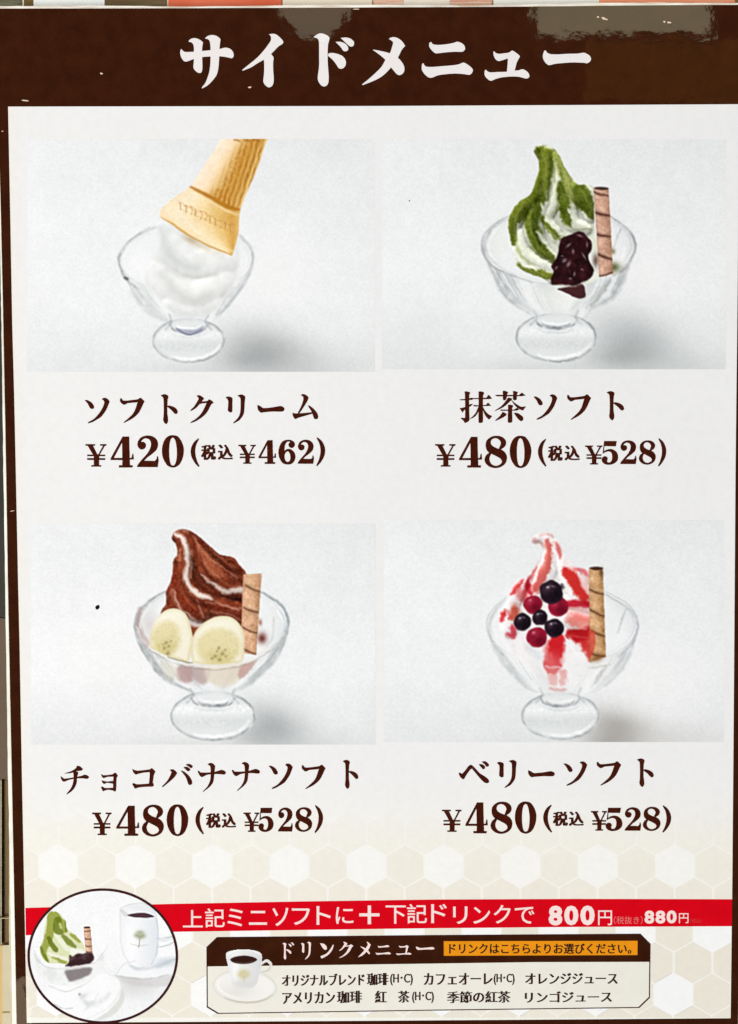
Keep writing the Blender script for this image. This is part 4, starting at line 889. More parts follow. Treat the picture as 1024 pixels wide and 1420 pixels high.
    for (x, y, r, c) in [(430, 420, 45, 'r'), (318, 410, 42, 'r'), (400, 356, 53, 'b'), (350, 468, 35, 'b'), (272, 488, 40, 'b'), (335, 556, 46, 'r'), (412, 515, 44, 'b')]:
        bp = s.ell_pts(x, y, r, r * .98, 0, 12); bp = np.array([x, y]) + (bp - np.array([x, y])) * (1 + RNG.normal(0, .03, (12, 1))); mm = s.poly_mask(bp, 5, 3); s.claim(mm, 'berry')
        if c == 'b':
            s.lay(mm, (32, 20, 30), 1.0); s.lay(mm, (70, 40, 56), np.clip(s.nm * .9, 0, .5)); s.blob(x + r * .35, y + r * .3, r * .6, r * .6, (14, 8, 16), 0.7, 0, mm)
            s.blob(x - r * .35, y - r * .3, r * .35, r * .3, (84, 64, 80), 0.5, -30, mm); s.blob(x - r * .3, y - r * .42, r * .14, r * .09, (226, 222, 230), 0.85, -20, mm)
            s.blob(x + r * .1, y - r * .5, r * .2, r * .08, (150, 140, 154), 0.6, 10, mm)
            s.arc(x, y, r * .9, r * .9, 60, 150, 4, (96, 60, 82), 0.5, 5, 0, 2, mm)
        else:
            s.lay(mm, (150, 22, 46), 1.0); s.blob(x + r * .3, y + r * .35, r * .6, r * .6, (92, 8, 28), 0.8, 0, mm)
            s.blob(x - r * .3, y - r * .3, r * .45, r * .35, (196, 66, 92), 0.55, -30, mm); s.blob(x - r * .3, y - r * .45, r * .14, r * .1, (232, 190, 202), 0.6, -20, mm)
            s.lay(mm, (104, 10, 34), np.clip(s.nm * 1.2, 0, 0.6)); s.arc(x, y, r * .9, r * .9, 70, 150, 4, (206, 96, 112), 0.45, 5, 0, 2, mm)
    s.line([(446, 318, 8), (452, 336, 12)], (28, 16, 26), 0.8, 5, 2)
    finish(s)
    return s

def round_picture():
    s = Print(36, 1230, 250, 1422, 30, 1225, 3.938, (238, 239, 240), 51)
    s.c += (s.nf * 3 + s.nm * 2 + s.nl * 4)[..., None]
    s.blob(700, 250, 260, 200, (246, 246, 246), 0.7); s.blob(620, 560, 120, 60, (206, 206, 206), 0.7, 6)
    # saucer and cup behind
    sa = [(512, 500), (560, 440), (640, 420), (760, 400), (850, 400), (850, 470), (780, 506), (700, 520), (600, 516), (545, 508)]
    m = s.poly_mask(sa, 5, 1); s.claim(m, 'saucer'); s.lay(m, (240, 241, 243), 0.95)
    s.line([(512, 503, 5), (600, 518, 8), (700, 522, 8), (800, 500, 6)], (178, 178, 180), 0.7, 7, 1)
    s.poly([(530, 508), (700, 524), (830, 500), (800, 560), (640, 560), (560, 540)], (196, 194, 194), 0.55, 18, 4)
    s.blob(790, 430, 60, 26, (196, 204, 212), 0.8, -8, m)
    s.line([(740, 460, 10), (800, 430, 16), (850, 410, 10)], (178, 190, 200), 0.6, 16, 3, m)
    cup = [(538, 140), (580, 118), (650, 108), (712, 122), (736, 180), (746, 260), (746, 330), (736, 390), (712, 440), (676, 460), (630, 462), (592, 440), (562, 396), (546, 340), (540, 260)]
    m = s.poly_mask(cup, 4, 1); mh = s.line_mask([(738, 300, 18), (780, 312, 14), (830, 294, 12)], 6, 1)
    s.claim(np.maximum(m, mh), 'coffee_cup'); s.lay(mh, (222, 226, 230), 0.8); s.lay(m, (236, 237, 240), 1.0)
    s.lay(np.clip((s.X - 640) / 120, 0, 1), (214, 220, 226), 0.7, m); s.blob(600, 320, 40, 160, (248, 248, 249), 0.8, 0, m)
    s.line([(548, 150, 20), (570, 170, 24), (590, 176, 14)], (206, 208, 210), 0.8, 10, 1, m); s.blob(640, 130, 90, 20, (226, 228, 230), 0.8, 4, m)
    s.line([(590, 448, 8), (640, 470, 12), (720, 456, 10), (760, 440, 6)], (190, 198, 204), 0.7, 12, 1)
    mc = s.poly_mask([(578, 174), (612, 164), (660, 160), (700, 168), (726, 182), (690, 188), (620, 186)], 4, 1); s.lay(mc, (66, 42, 48), 0.95); s.claim(mc, 'coffee')
    for (x, y, a, b) in [(648, 268, 22, 12), (630, 284, 16, 12), (664, 286, 16, 12), (648, 292, 18, 14)]: s.blob(x, y, a, b, (150, 158, 124), 0.75, 0, m)
    s.line([(646, 290, 6), (644, 330, 6), (640, 346, 9)], (160, 164, 140), 0.8, 4, 1, m); s.line([(596, 330, 4), (640, 340, 5), (690, 336, 4)], (186, 190, 176), 0.6, 6, 1, m)
    s.line([(538, 140, 4), (540, 260, 5), (546, 340, 5), (564, 398, 5), (594, 442, 5), (632, 463, 6), (680, 460, 5)], (206, 210, 214), 0.6, 5, 1); s.line([(738, 190, 5), (747, 270, 6), (746, 330, 6), (736, 392, 6), (710, 442, 5)], (186, 194, 202), 0.7, 5, 1)
    s.line([(540, 138, 4), (580, 117, 5), (650, 107, 5), (712, 121, 5), (736, 176, 4)], (206, 208, 212), 0.8, 3, 1); s.line([(742, 300, 5), (790, 296, 7), (836, 286, 5)], (176, 186, 194), 0.7, 4, 1); s.line([(742, 350, 5), (800, 336, 7), (840, 318, 5)], (184, 192, 200), 0.7, 4, 1)
    s.line([(514, 500, 4), (560, 442, 5), (620, 424, 4)], (208, 210, 212), 0.7, 4, 1)
    # near saucer
    m = s.poly_mask([(100, 620), (200, 560), (330, 520), (480, 490), (530, 520), (545, 560), (520, 620), (460, 690), (360, 735), (250, 720), (150, 690)], 10, 2)
    s.claim(m, 'saucer'); s.lay(m, (243, 243, 244), 0.95)
    s.line([(545, 560, 8), (525, 625, 12), (465, 694, 12), (370, 738, 8)], (250, 250, 250), 0.9, 6, 1)
    s.poly([(552, 580), (560, 640), (500, 720), (400, 750), (470, 700), (530, 630)], (210, 212, 206), 0.75, 12, 2)
    s.line([(330, 630, 10), (370, 660, 26), (440, 640, 20), (480, 600, 10)], (206, 210, 212), 0.7, 18, 3); s.blob(340, 615, 26, 12, (196, 200, 200), 0.6, -30)
    s.line([(180, 660, 4), (230, 682, 5), (280, 680, 4)], (176, 178, 178), 0.7, 4, 1); s.blob(318, 606, 8, 8, (150, 152, 152), 0.9); s.line([(470, 494, 4), (528, 520, 6), (545, 562, 6), (522, 622, 6), (462, 690, 5), (362, 736, 4)], (200, 202, 202), 0.5, 8, 1); s.line([(150, 560, 4), (240, 590, 6), (330, 560, 6), (400, 510, 4)], (204, 207, 206), 0.7, 5, 2)
    s.line([(350, 690, 6), (400, 640, 8), (420, 600, 5)], (196, 200, 200), 0.5, 10, 2)
    # dish of green tea ice
    dish = [(60, 380), (90, 400), (130, 450), (240, 465), (330, 455), (400, 440), (440, 380), (450, 440), (400, 510), (330, 540), (240, 560), (150, 540), (80, 480)]
    m = s.poly_mask(dish, 14, 4); s.claim(m, 'glass_bowl'); s.lay(m, (234, 236, 234), 0.7); s.lay(m, (210, 214, 212), np.clip(s.nm, 0, 0.5))
    s.line([(70, 370, 4), (90, 420, 5), (140, 458, 5), (240, 466, 5)], (196, 200, 196), 0.6, 5, 2); s.line([(400, 440, 4), (440, 390, 4), (470, 340, 3)], (206, 210, 208), 0.6, 5, 2)
    ice = [(140, 185), (152, 160), (176, 152), (210, 168), (240, 205), (250, 250), (290, 275), (320, 310), (345, 350), (330, 400), (262, 440), (200, 436), (150, 436), (118, 410), (100, 360), (116, 310), (124, 250)]
    m = s.poly_mask(ice, 7, 3); s.claim(m, 'ice_cream'); s.lay(m, (216, 220, 178), 1.0)
    g1, g2 = (148, 156, 64), (98, 112, 24)
    def pw(pts, c, al=0.9, soft=8, r=6): s.line(pts, c, al, soft, r, m)
    pw([(160, 170, 40), (160, 240, 50), (140, 320, 40), (120, 380, 34), (140, 420, 16)], g1); pw([(190, 170, 30), (220, 220, 40), (236, 260, 24)], g1)
    pw([(200, 200, 40), (196, 250, 44), (216, 270, 26)], g2, 0.8); pw([(240, 200, 10), (246, 260, 14)], g2, 0.7); pw([(150, 300, 20), (170, 340, 30), (190, 366, 24)], g2, 0.85)
    pw([(230, 290, 24), (260, 320, 30), (290, 344, 20)], g2, 0.75); pw([(270, 280, 16), (300, 300, 22), (316, 320, 14)], g1, 0.9); pw([(170, 400, 10), (210, 420, 22), (240, 430, 16)], g1, 0.9)
    pw([(110, 350, 14), (126, 400, 16), (146, 430, 10)], g2, 0.7)
    pw([(180, 280, 10), (220, 320, 26), (250, 360, 26)], (232, 236, 214), 0.9); pw([(150, 380, 12), (180, 395, 16), (240, 410, 18)], (234, 236, 222), 0.9); pw([(210, 220, 10), (216, 240, 12)], (206, 214, 150), 0.8)
    pw([(280, 370, 40), (320, 380, 40)], (238, 239, 232), 0.9, 14)
    wafer(s, [(339, 242), (376, 238), (390, 386), (352, 384)], [(342, 262, 380, 256, 5), (344, 300, 384, 302, 5), (348, 338, 386, 344, 5), (352, 372, 388, 374, 5)], (206, 164, 136), (110, 64, 48), (228, 194, 172), top=(358, 240, 18, 6, 0))
    b = s.poly_mask([(245, 452), (262, 424), (262, 390), (300, 384), (350, 380), (386, 386), (392, 410), (378, 436), (320, 446)], 4, 2); b2 = s.poly_mask([(238, 480), (300, 466), (382, 462), (376, 496), (330, 516), (264, 534)], 5, 2)
    s.claim(np.maximum(b, b2), 'bean_paste'); b = s.poly_mask([(240, 454), (258, 428), (262, 392), (280, 398), (300, 382), (330, 386), (352, 378), (386, 384), (394, 408), (380, 436), (320, 448)], 9, 5); b2 = s.poly_mask([(238, 480), (300, 466), (382, 462), (376, 496), (330, 516), (264, 534)], 14, 5); s.lay(b, (56, 34, 38), 1.0); s.lay(b2, (116, 106, 108), 0.85); s.lay(b, (104, 78, 82), np.clip(s.nm, 0, 0.6))
    s.line([(240, 462, 6), (310, 456, 9), (396, 436, 7)], (206, 202, 204), 0.9, 5, 1)
    finish(s, 0.8, 0, 0.45)
    return s

def cup_picture():
    """small cup of coffee on a saucer printed over the drink panel"""
    s = Print(293, 1312, 391, 1396, 280, 1290, 3.2, (0, 0, 0), 61, step=0.8)
    # what shows round the cup is the panel itself; only the claimed cells are built
    sa = s.ell_pts(190, 250, 142, 76, 4)
    m0 = s.poly_mask(sa, 2); s.claim(m0, 'saucer'); s.c[:] = (236, 233, 226)
    s.lay(m0, (240, 238, 234), 1.0); d = s.sdf(sa); s.lay(np.clip(1 + d / 14, 0, 1) * (d < 0), (206, 202, 194), 0.6); s.blob(160, 270, 90, 40, (222, 219, 213), 0.7, 0, m0)
    s.arc(190, 250, 136, 70, 20, 130, 8, (190, 180, 164), 0.8, 5, 4, 1, m0); s.arc(190, 246, 118, 58, 100, 200, 6, (252, 250, 246), 0.8, 6, 4, 1, m0)
    hd = np.maximum(s.line_mask([(262, 148, 10), (288, 134, 12), (306, 152, 12), (296, 178, 12), (262, 188, 10)], 2), 0)
    cup = [(106, 112), (112, 96), (150, 86), (190, 84), (240, 90), (264, 104), (266, 130), (256, 190), (244, 236), (220, 258), (176, 262), (142, 246), (122, 190), (112, 140)]
    m = s.poly_mask(cup, 2); s.claim(np.maximum(m, hd), 'coffee_cup')
    s.lay(hd, (226, 224, 220), 1.0); s.line([(264, 186, 4), (296, 176, 5), (304, 152, 4)], (180, 172, 164), 0.6, 4, 0, hd)
    s.lay(m, (228, 229, 228), 1.0); s.lay(np.clip((s.X - 190) / 70, 0, 1), (204, 206, 208), 0.6, m); s.blob(150, 170, 20, 70, (248, 248, 248), 0.8, 0, m); s.blob(185, 240, 60, 20, (206, 204, 200), 0.6, 0, m)
    mc = s.poly_mask([(126, 130), (146, 118), (190, 112), (232, 120), (246, 132), (220, 146), (180, 150), (142, 144)], 3); s.claim(mc, 'coffee'); s.lay(mc, (48, 24, 20), 1.0); s.line([(150, 140, 3), (190, 146, 4), (226, 138, 3)], (120, 84, 64), 0.6, 4, 0, mc)
    s.line([(108, 112, 5), (150, 90, 6), (210, 88, 6), (262, 106, 5)], (252, 252, 252), 0.8, 4, 0, m)
    for (x, y, a, b_) in [(186, 184, 20, 12), (172, 196, 14, 12), (202, 196, 14, 12), (187, 206, 16, 12)]: s.blob(x, y, a, b_, (206, 196, 150), 0.8, 0, m)
    s.line([(187, 205, 5), (187, 226, 5)], (200, 190, 150), 0.7, 4, 0, m)
    s.id[(s.id == 0)] = -1
    return s
# ------------------------------------------------------------------ what stands round the sheet
def tag(o, label=None, cat=None, group=None, kind=None):
    for k, v in (('label', label), ('category', cat), ('group', group), ('kind', kind)):
        if v: o[k] = v
    return o
def empty(name, loc):
    e = bpy.data.objects.new(name, None); COL.objects.link(e); e.location = loc; e.empty_display_size = 0.02
    return e
def slab(name, outline, front, back, mat, parent=None, colors=None):
    """a flat piece with real thickness; outline in photo pixels, front and back as depths in metres"""
    P = np.array(outline, float); n = len(P)
    f = on_plane(P[:, 0], P[:, 1], front); b = f.copy(); b[:, 1] = back
    v = [tuple(p) for p in f] + [tuple(p) for p in b]
    tris = tessellate_polygon([[Vector((p[0], -p[1], 0)) for p in P]])
    F = []
    for t in tris:
        a, c, d = (P[i] for i in t)
        ar = (c[0] - a[0]) * (d[1] - a[1]) - (c[1] - a[1]) * (d[0] - a[0])
        t = tuple(t) if ar < 0 else tuple(t)[::-1]
        F.append(t); F.append(tuple(i + n for i in t[::-1]))
    area2 = np.sum(P[:, 0] * np.roll(P[:, 1], -1) - np.roll(P[:, 0], -1) * P[:, 1])
    for i in range(n):
        j = (i + 1) % n
        F.append((i, j, j + n, i + n) if area2 > 0 else (j, i, i + n, j + n))
    me = bpy.data.meshes.new(name); me.from_pydata(v, [], F); me.update()
    return link(name, me, mat, parent)

def plain(name, color, rough=0.6, var=0.12, scale=60, spec=0.3, stretch=None, second=None):
    m = bpy.data.materials.new(name); m.use_nodes = True
    nt = m.node_tree; N, L = nt.nodes, nt.links; b = N['Principled BSDF']
    g = N.new('ShaderNodeNewGeometry'); t = N.new('ShaderNodeTexNoise'); t.inputs['Scale'].default_value = scale; t.inputs['Detail'].default_value = 4
    if stretch:
        mp = N.new('ShaderNodeMapping'); mp.inputs['Scale'].default_value = stretch
        L.new(g.outputs['Position'], mp.inputs['Vector']); L.new(mp.outputs[0], t.inputs['Vector'])
    else: L.new(g.outputs['Position'], t.inputs['Vector'])
    r = N.new('ShaderNodeValToRGB')
    c = lin(color); c2 = lin(second) if second is not None else c * (1 + var)
    c1 = c if second is not None else c * (1 - var)
    r.color_ramp.elements[0].position = 0.35; r.color_ramp.elements[1].position = 0.65
    r.color_ramp.elements[0].color = (*c1, 1); r.color_ramp.elements[1].color = (*np.clip(c2, 0, 1), 1)
    L.new(t.outputs[0], r.inputs[0]); L.new(r.outputs[0], b.inputs['Base Color'])
    b.inputs['Roughness'].default_value = rough; b.inputs['Specular IOR Level'].default_value = spec
    return m

wall = slab('wall', [(-900, -900), (1900, -900), (1900, 2300), (-900, 2300)], 0.030, 0.060, plain('cream_wall', (222, 206, 168), 0.8, 0.06, 20))
tag(wall, 'cream wall behind the menu', 'wall', kind='structure')

# the board to the left
sb = empty('side_board', on_plane(-60, 1310, 0.012))
tag(sb, 'dark olive and brown board strip seen beside the left edge of the menu', 'board')
ZB = 0.012
bpy.context.view_layer.update()
def child(o, root):
    o.parent = root; o.matrix_parent_inverse = root.matrix_world.inverted(); return o
side_mat = plain('olive_board', (62, 60, 50), 0.5, 0.2, 14, 0.2, (1, 1, 1))
child(slab('panel', [(-130, 20), (26, 20), (26, 860), (-130, 835)], ZB, ZB + 0.006, side_mat), sb)
child(slab('lower_panel', [(-130, 836), (26, 861), (26, 1085), (-130, 1060)], ZB, ZB + 0.006, plain('grey_brown_board', (112, 92, 74), 0.5, 0.16, 16, 0.2)), sb)
child(slab('foot_panel', [(2.6, 1081.8), (26, 1086), (26, 1309), (2.6, 1310)], ZB, ZB + 0.006, plain('tan_board', (124, 100, 62), 0.5, 0.14, 18, 0.2)), sb)
child(slab('dark_strip', [(-130, 1061), (0.6, 1081), (0.9, 1310), (-130, 1312)], ZB, ZB + 0.006, plain('dark_strip', (56, 48, 26), 0.5, 0.14, 18, 0.2)), sb)
child(slab('edge_bead', [(0.8, 1082), (2.4, 1082), (2.4, 1310), (0.9, 1310)], ZB - 0.001, ZB + 0.006, plain('bead', (206, 196, 170), 0.4, 0.1, 80)), sb)
child(slab('cross_bead', [(-130, 1273), (13.5, 1272.6), (13.5, 1274), (-130, 1274.4)], ZB - 0.002, ZB - 0.0012, plain('bead_2', (196, 178, 140), 0.4, 0.1, 80)), sb)
cb = slab('cream_board', [(3.4, 1311), (26, 1310), (26, 1520), (3.4, 1520)], 0.010, 0.018, plain('cream_board', (232, 220, 186), 0.5, 0.06, 30))
tag(cb, 'pale cream board low beside the bottom left corner of the menu', 'board')
gv = child(slab('groove', [(3.5, 1403.2), (17, 1403.0), (17, 1404.8), (3.5, 1405)], 0.0098, 0.0099, plain('groove', (176, 150, 96), 0.6, 0.1, 40)), cb)
tb = slab('tan_board', [(-130, 1313), (3.2, 1311), (3.2, 1520), (-130, 1520)], 0.014, 0.022, plain('tan_wood', (206, 178, 118), 0.5, 0.12, 30, 0.3, (1, 1, .2)))
tag(tb, 'tan wooden board at the very bottom left corner of the frame', 'board')

# the poster above
up = empty('upper_poster', on_plane(512, 12, 0.008)); bpy.context.view_layer.update()
tag(up, 'orange and cream printed poster cut off above the brown header of the menu', 'poster')
ZU = 0.006
PB = {'sheet': ('sheet', (206, 200, 180), [(-60, -260), (1100, -260), (1100, 22), (-60, 22)])}
child(slab('sheet', PB['sheet'][2], ZU + 0.0012, ZU + 0.002, plain('poster_paper', (240, 228, 204), 0.5, 0.05, 50)), up)
def block(x0, x1, col, k, slant=0, second=None, y1=19, rough=0.5, stretch=None, var=.1, sc=60):
    o = slab('colour_block', [(x0, -240), (x1, -240), (x1 + slant, y1), (x0 + (slant if k else 0), y1)], ZU + 0.0006 - 0.00003 * (k % 7), ZU + 0.0011, plain('poster_ink', col, rough, var, sc, 0.3, stretch, second))
    return child(o, up)
block(-60, 31.4, (108, 106, 84), 0, second=(82, 78, 58), stretch=(3, 1, 30))
block(31.6, 33.2, (226, 220, 200), 1)
block(33.4, 46.6, (104, 84, 42), 2)
block(46.8, 145.2, (236, 238, 232), 3, var=0.03)
block(145.4, 232.2, (96, 76, 46), 4, second=(112, 96, 66), stretch=(1, 1, 20))
block(232.4, 235.2, (236, 222, 196), 5)
block(235.4, 392, (222, 116, 82), 6, second=(214, 98, 66), slant=-2)
block(392.2, 518, (238, 226, 204), 0, second=(228, 214, 190), slant=-2)
block(518.2, 560, (226, 150, 116), 1, second=(236, 222, 200), stretch=(1, 1, 60))
block(560.2, 624, (238, 226, 206), 2)
block(624.2, 682, (206, 140, 108), 3, second=(232, 208, 186), stretch=(1, 1, 50))
block(682.2, 830, (238, 236, 226), 4, second=(226, 224, 212), stretch=(1, 1, 80), slant=3)
block(830.2, 1019, (238, 158, 118), 5, second=(232, 138, 96), stretch=(1, 1, 20), slant=1)
block(1019.4, 1100, (122, 92, 40), 6)

# ------------------------------------------------------------------ the menu sheet
sheet = empty('menu_sheet', on_plane(512, 1480, 0.0)); bpy.context.view_layer.update()
tag(sheet, 'laminated menu sheet with brown frame and four ice cream sundae photos with prices', 'menu')
INV = sheet.matrix_world.inverted()
_link = link
def link(name, me, mat, parent=None):                  # parts are built in place, then hung on the sheet
    o = _link(name, me, mat, None)
    if parent is not None:
        o.parent = parent; o.matrix_parent_inverse = INV if parent is sheet else Matrix.Identity(4)
        if parent is not sheet: o.matrix_parent_inverse = (parent.matrix_parent_inverse.inverted() @ INV) if False else Matrix.Identity(4)
    return o

LEFT = [(-7, 12), (-3, 150), (1, 270), (4, 400), (6, 500), (8.7, 640), (12.2, 850), (16.5, 1060), (20.3, 1250), (23.5, 1420), (25, 1480)]
TOP = [(1040, 6.8), (900, 7.4), (700, 9.5), (500, 10.5), (250, 11.5)]
slab('backing', LEFT + [(1022, 1480), (1023.8, 1420), (1034, 640)] + TOP, 0.0, 0.0012, M['brown'], sheet)
film_m = plain('film_edge', (236, 232, 218), 0.15, 0.22, 90, 0.5, (1, 1, 1), second=(252, 250, 240))
film_t = plain('film_edge_top', (206, 190, 170), 0.15, 0.3, 70, 0.5, (1, 1, 12), second=(250, 246, 236))
wl = [(-9, 12), (-5, 150), (-1.2, 270), (1.4, 400), (3, 500), (4.9, 640), (8.0, 850), (11.2, 1060), (14.6, 1250), (17.4, 1420), (18.5, 1480)]
we = [(x + 0.0 + RNG.normal(0, .18), y) for x, y in catmull(wl, [False] * len(wl), 14, closed=False)]
le = [(x - 0.15, y) for x, y in catmull(LEFT, [False] * len(LEFT), 6, closed=False)]
slab('film_edge', we + le[::-1], 0.0002, 0.0008, film_m, sheet)
haze_l = [(x - 2.6 * np.clip((y - 1150) / 150, 0, 1) - 0.05, y) for x, y in we if y > 1160]
slab('film_lip', haze_l + [(x - 0.05, y) for x, y in we if y > 1160][::-1], 0.0004, 0.0007, plain('film_lip', (204, 196, 168), 0.2, 0.1, 90), sheet)
tp = catmull([(-9, 12)] + TOP[::-1], [False] * 6, 16, closed=False)
t2 = [(x, y - 3.0 - RNG.uniform(0, .6) - 0.7 * math.sin(x / 60.0)) for x, y in tp]
slab('film_edge', [(x, y - 0.1) for x, y in tp] + t2[::-1], 0.0002, 0.0008, film_t, sheet)

# white panel: a warped grid whose edges follow the printed edge
PL = np.array([(11.5, 147.8), (14.6, 300), (17.3, 450), (19.8, 540), (22, 640), (25.3, 800), (27.6, 900), (30.4, 1060), (34, 1240), (37.5, 1418.5)])
PR = np.array([(1026, 144.5), (1023.5, 380), (1020.4, 640), (1018.8, 850), (1017.3, 1050), (1015.6, 1240), (1013.5, 1412)])
left_x = lambda y: np.interp(y, PL[:, 1], PL[:, 0])
right_x = lambda y: np.interp(y, PR[:, 1], PR[:, 0])
def panel_part():
    nu, nv = 120, 180
    u = np.linspace(0, 1, nu); v = np.linspace(0, 1, nv)
    U, V = np.meshgrid(u, v)
    top = np.interp(U, [0, .5, 1], [147.8, 147.0, 144.5]); bot = np.interp(U, [0, .5, .8, 1], [1418.5, 1415.5, 1413.5, 1412.0])
    Y = top + (bot - top) * V; X = left_x(Y) + (right_x(Y) - left_x(Y)) * U
    nz = value_noise(nv, nu, 14, 3, 90)
    k = np.clip((Y - 1090) / 90, 0, 1)[..., None]
    c = np.array([236, 235.5, 234.5]) * (1 - k) + np.array([241, 239, 231]) * k + (nz * 1.6)[..., None]
    warm = np.clip(1 - (X - left_x(Y)) / 14, 0, 1)[..., None] * 0.5
    c = c * (1 - warm) + np.array([240, 231, 218]) * warm
    co = on_plane(X, Y, -LAY).reshape(-1, 3)
    idx = np.arange(nu * nv).reshape(nv, nu)
    q = np.stack([idx[:-1, :-1], idx[1:, :-1], idx[1:, 1:], idx[:-1, 1:]], -1).reshape(-1, 4)
    me = bpy.data.meshes.new('paper_panel'); me.from_pydata([tuple(p) for p in co], [], [tuple(int(i) for i in f) for f in q]); me.update()
    at = me.color_attributes.new('ink', 'FLOAT_COLOR', 'POINT')
    at.data.foreach_set('color', np.column_stack([lin(np.clip(c, 0, 255)).reshape(-1, 3), np.ones(nu * nv)]).astype(np.float32).ravel())
    return link('paper_panel', me, ink('paper_ink', None, 0.018, 0.022, scale=1300, mot_scale=300), sheet)
panel = panel_part()

def honeycomb():
    V, F, C = [], [], []
    pitch = 53.45
    rows = [(1156, 1), (1201, 0), (1246, 1), (1290.5, 0), (1335, 1), (1379, 0), (1423, 1)]
    def clip(poly, inside, cut):
        out = []
        for a, b in zip(poly, poly[1:] + poly[:1]):
            ia, ib = inside(a), inside(b)
            if ia: out.append(a)
            if ia != ib: out.append(cut(a, b))
        return out
    def cutx(f):
        def g(a, b):
            fa, fb = a[0] - f(a[1]), b[0] - f(b[1]); t = fa / (fa - fb)
            return (a[0] + t * (b[0] - a[0]), a[1] + t * (b[1] - a[1]))
        return g
    def cuty(y):
        return lambda a, b: (a[0] + (y - a[1]) / (b[1] - a[1]) * (b[0] - a[0]), y)
    for r, (cy, odd) in enumerate(rows):
        for k in range(-1, 20):
            cx = 81 + pitch * (k + 0.5 * odd) - (cy - 1201) * 0.012
            white = (not odd) and ((k % 2 == 0) ^ (r == 3))
            R_ = 30.6 if not white else 31.5
            sq = 0.975
            poly = [(cx + R_ * math.sin(math.radians(60 * i)) * 0.985, cy - R_ * sq * math.cos(math.radians(60 * i))) for i in range(6)]
            if not white: poly = [(cx + (x - cx) * 0.955, cy + (y - cy) * 0.955) for x, y in poly]
            for ins, ct in ((lambda p: p[0] > left_x(p[1]) + .6, cutx(lambda y: left_x(y) + .6)), (lambda p: p[0] < right_x(p[1]) - .6, cutx(lambda y: right_x(y) - .6)), (lambda p: p[1] < 1411.2, cuty(1411.2))):
                if len(poly) < 3: break
                poly = clip(poly, ins, ct)
            if len(poly) < 3: continue
            base = len(V); P = np.array([(cx, cy)] + poly) if r != 6 else np.array([tuple(np.mean(poly, 0))] + poly)
            if P[0, 0] < left_x(P[0, 1]) + .6 or P[0, 0] > right_x(P[0, 1]) - .6: P[0] = np.mean(poly, 0)
            V += [tuple(p) for p in on_plane(P[:, 0], P[:, 1], -1.5 * LAY)]
            n = len(poly)
            for i in range(n): F.append((base, base + 1 + (i + 1) % n, base + 1 + i))
            beige = np.array([232, 227, 213.0]) + RNG.normal(0, 1.0); wt = np.array([244, 244, 243.0])
            for x, y in P:
                kk = np.clip((y - 1085) / 115, 0, 1) * (0.4 if cy < 1180 else 0.55 if cy < 1230 else 0.72 if cy < 1270 else 1)
                under = np.array([236, 235.5, 234.5]) * (1 - np.clip((y - 1090) / 90, 0, 1)) + np.array([241, 239, 231]) * np.clip((y - 1090) / 90, 0, 1)
                C.append(under * (1 - kk) + (wt if white else beige) * kk)
    me = bpy.data.meshes.new('honeycomb_pattern'); me.from_pydata(V, [], F); me.update()
    at = me.color_attributes.new('ink', 'FLOAT_COLOR', 'POINT')
    at.data.foreach_set('color', np.column_stack([lin(np.array(C)), np.ones(len(C))]).astype(np.float32).ravel())
    return link('honeycomb_pattern', me, ink('honeycomb_ink', None, 0.02, 0.025, scale=1300, mot_scale=300), sheet)
honeycomb()

lettering('title_lettering', M['title'], sheet, [T_SA, T_I, T_DO, T_ME, T_NI, T_YU, T_BAR])

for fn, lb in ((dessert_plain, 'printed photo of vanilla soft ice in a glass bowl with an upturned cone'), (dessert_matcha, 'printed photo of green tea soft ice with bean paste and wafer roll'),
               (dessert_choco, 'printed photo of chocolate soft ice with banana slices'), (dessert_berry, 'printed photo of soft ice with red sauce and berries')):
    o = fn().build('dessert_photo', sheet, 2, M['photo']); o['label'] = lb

SOFT = lambda so, fu, to: [moved(K_SO, *so), moved(K_FU, *fu), moved(K_TO, *to)]
dx = (440 / 9.309, -12 / 9.309)
shift = lambda g, d: [[l + np.array(d) for l in st] for st in g]
CAPS = [
    [K_SO, K_FU, K_TO, K_KU, K_RI, K_BAR, K_MU],
    [K_MATSU, K_CHA] + SOFT((740.4, 547, 772.8, 582), (787, 547, 819.7, 582), (842, 542.6, 865.5, 583)),
    [K_CHI, K_YO, K_KO, K_BA, K_NA, shift(K_NA, dx)] + SOFT((373, 1059, 406, 1094), (419, 1060.6, 451.6, 1094), (476, 1054, 497, 1094)),
    [K_BE, moved(K_RI, 689.6, 1054, 716.3, 1092.6), moved(K_BAR, 732.6, 1068.4, 769.4, 1077.6)] + SOFT((781.8, 1056, 814.4, 1089.6), (828, 1056, 861.5, 1089.2), (884, 1052, 906.6, 1091.4)),
]
for g, lb in zip(CAPS, ('dish name under the cone photo', 'dish name under the green tea photo', 'dish name under the banana photo', 'dish name under the berry photo')):
    lettering('dish_name', M['text'], sheet, g, grow=0.28)['label'] = lb
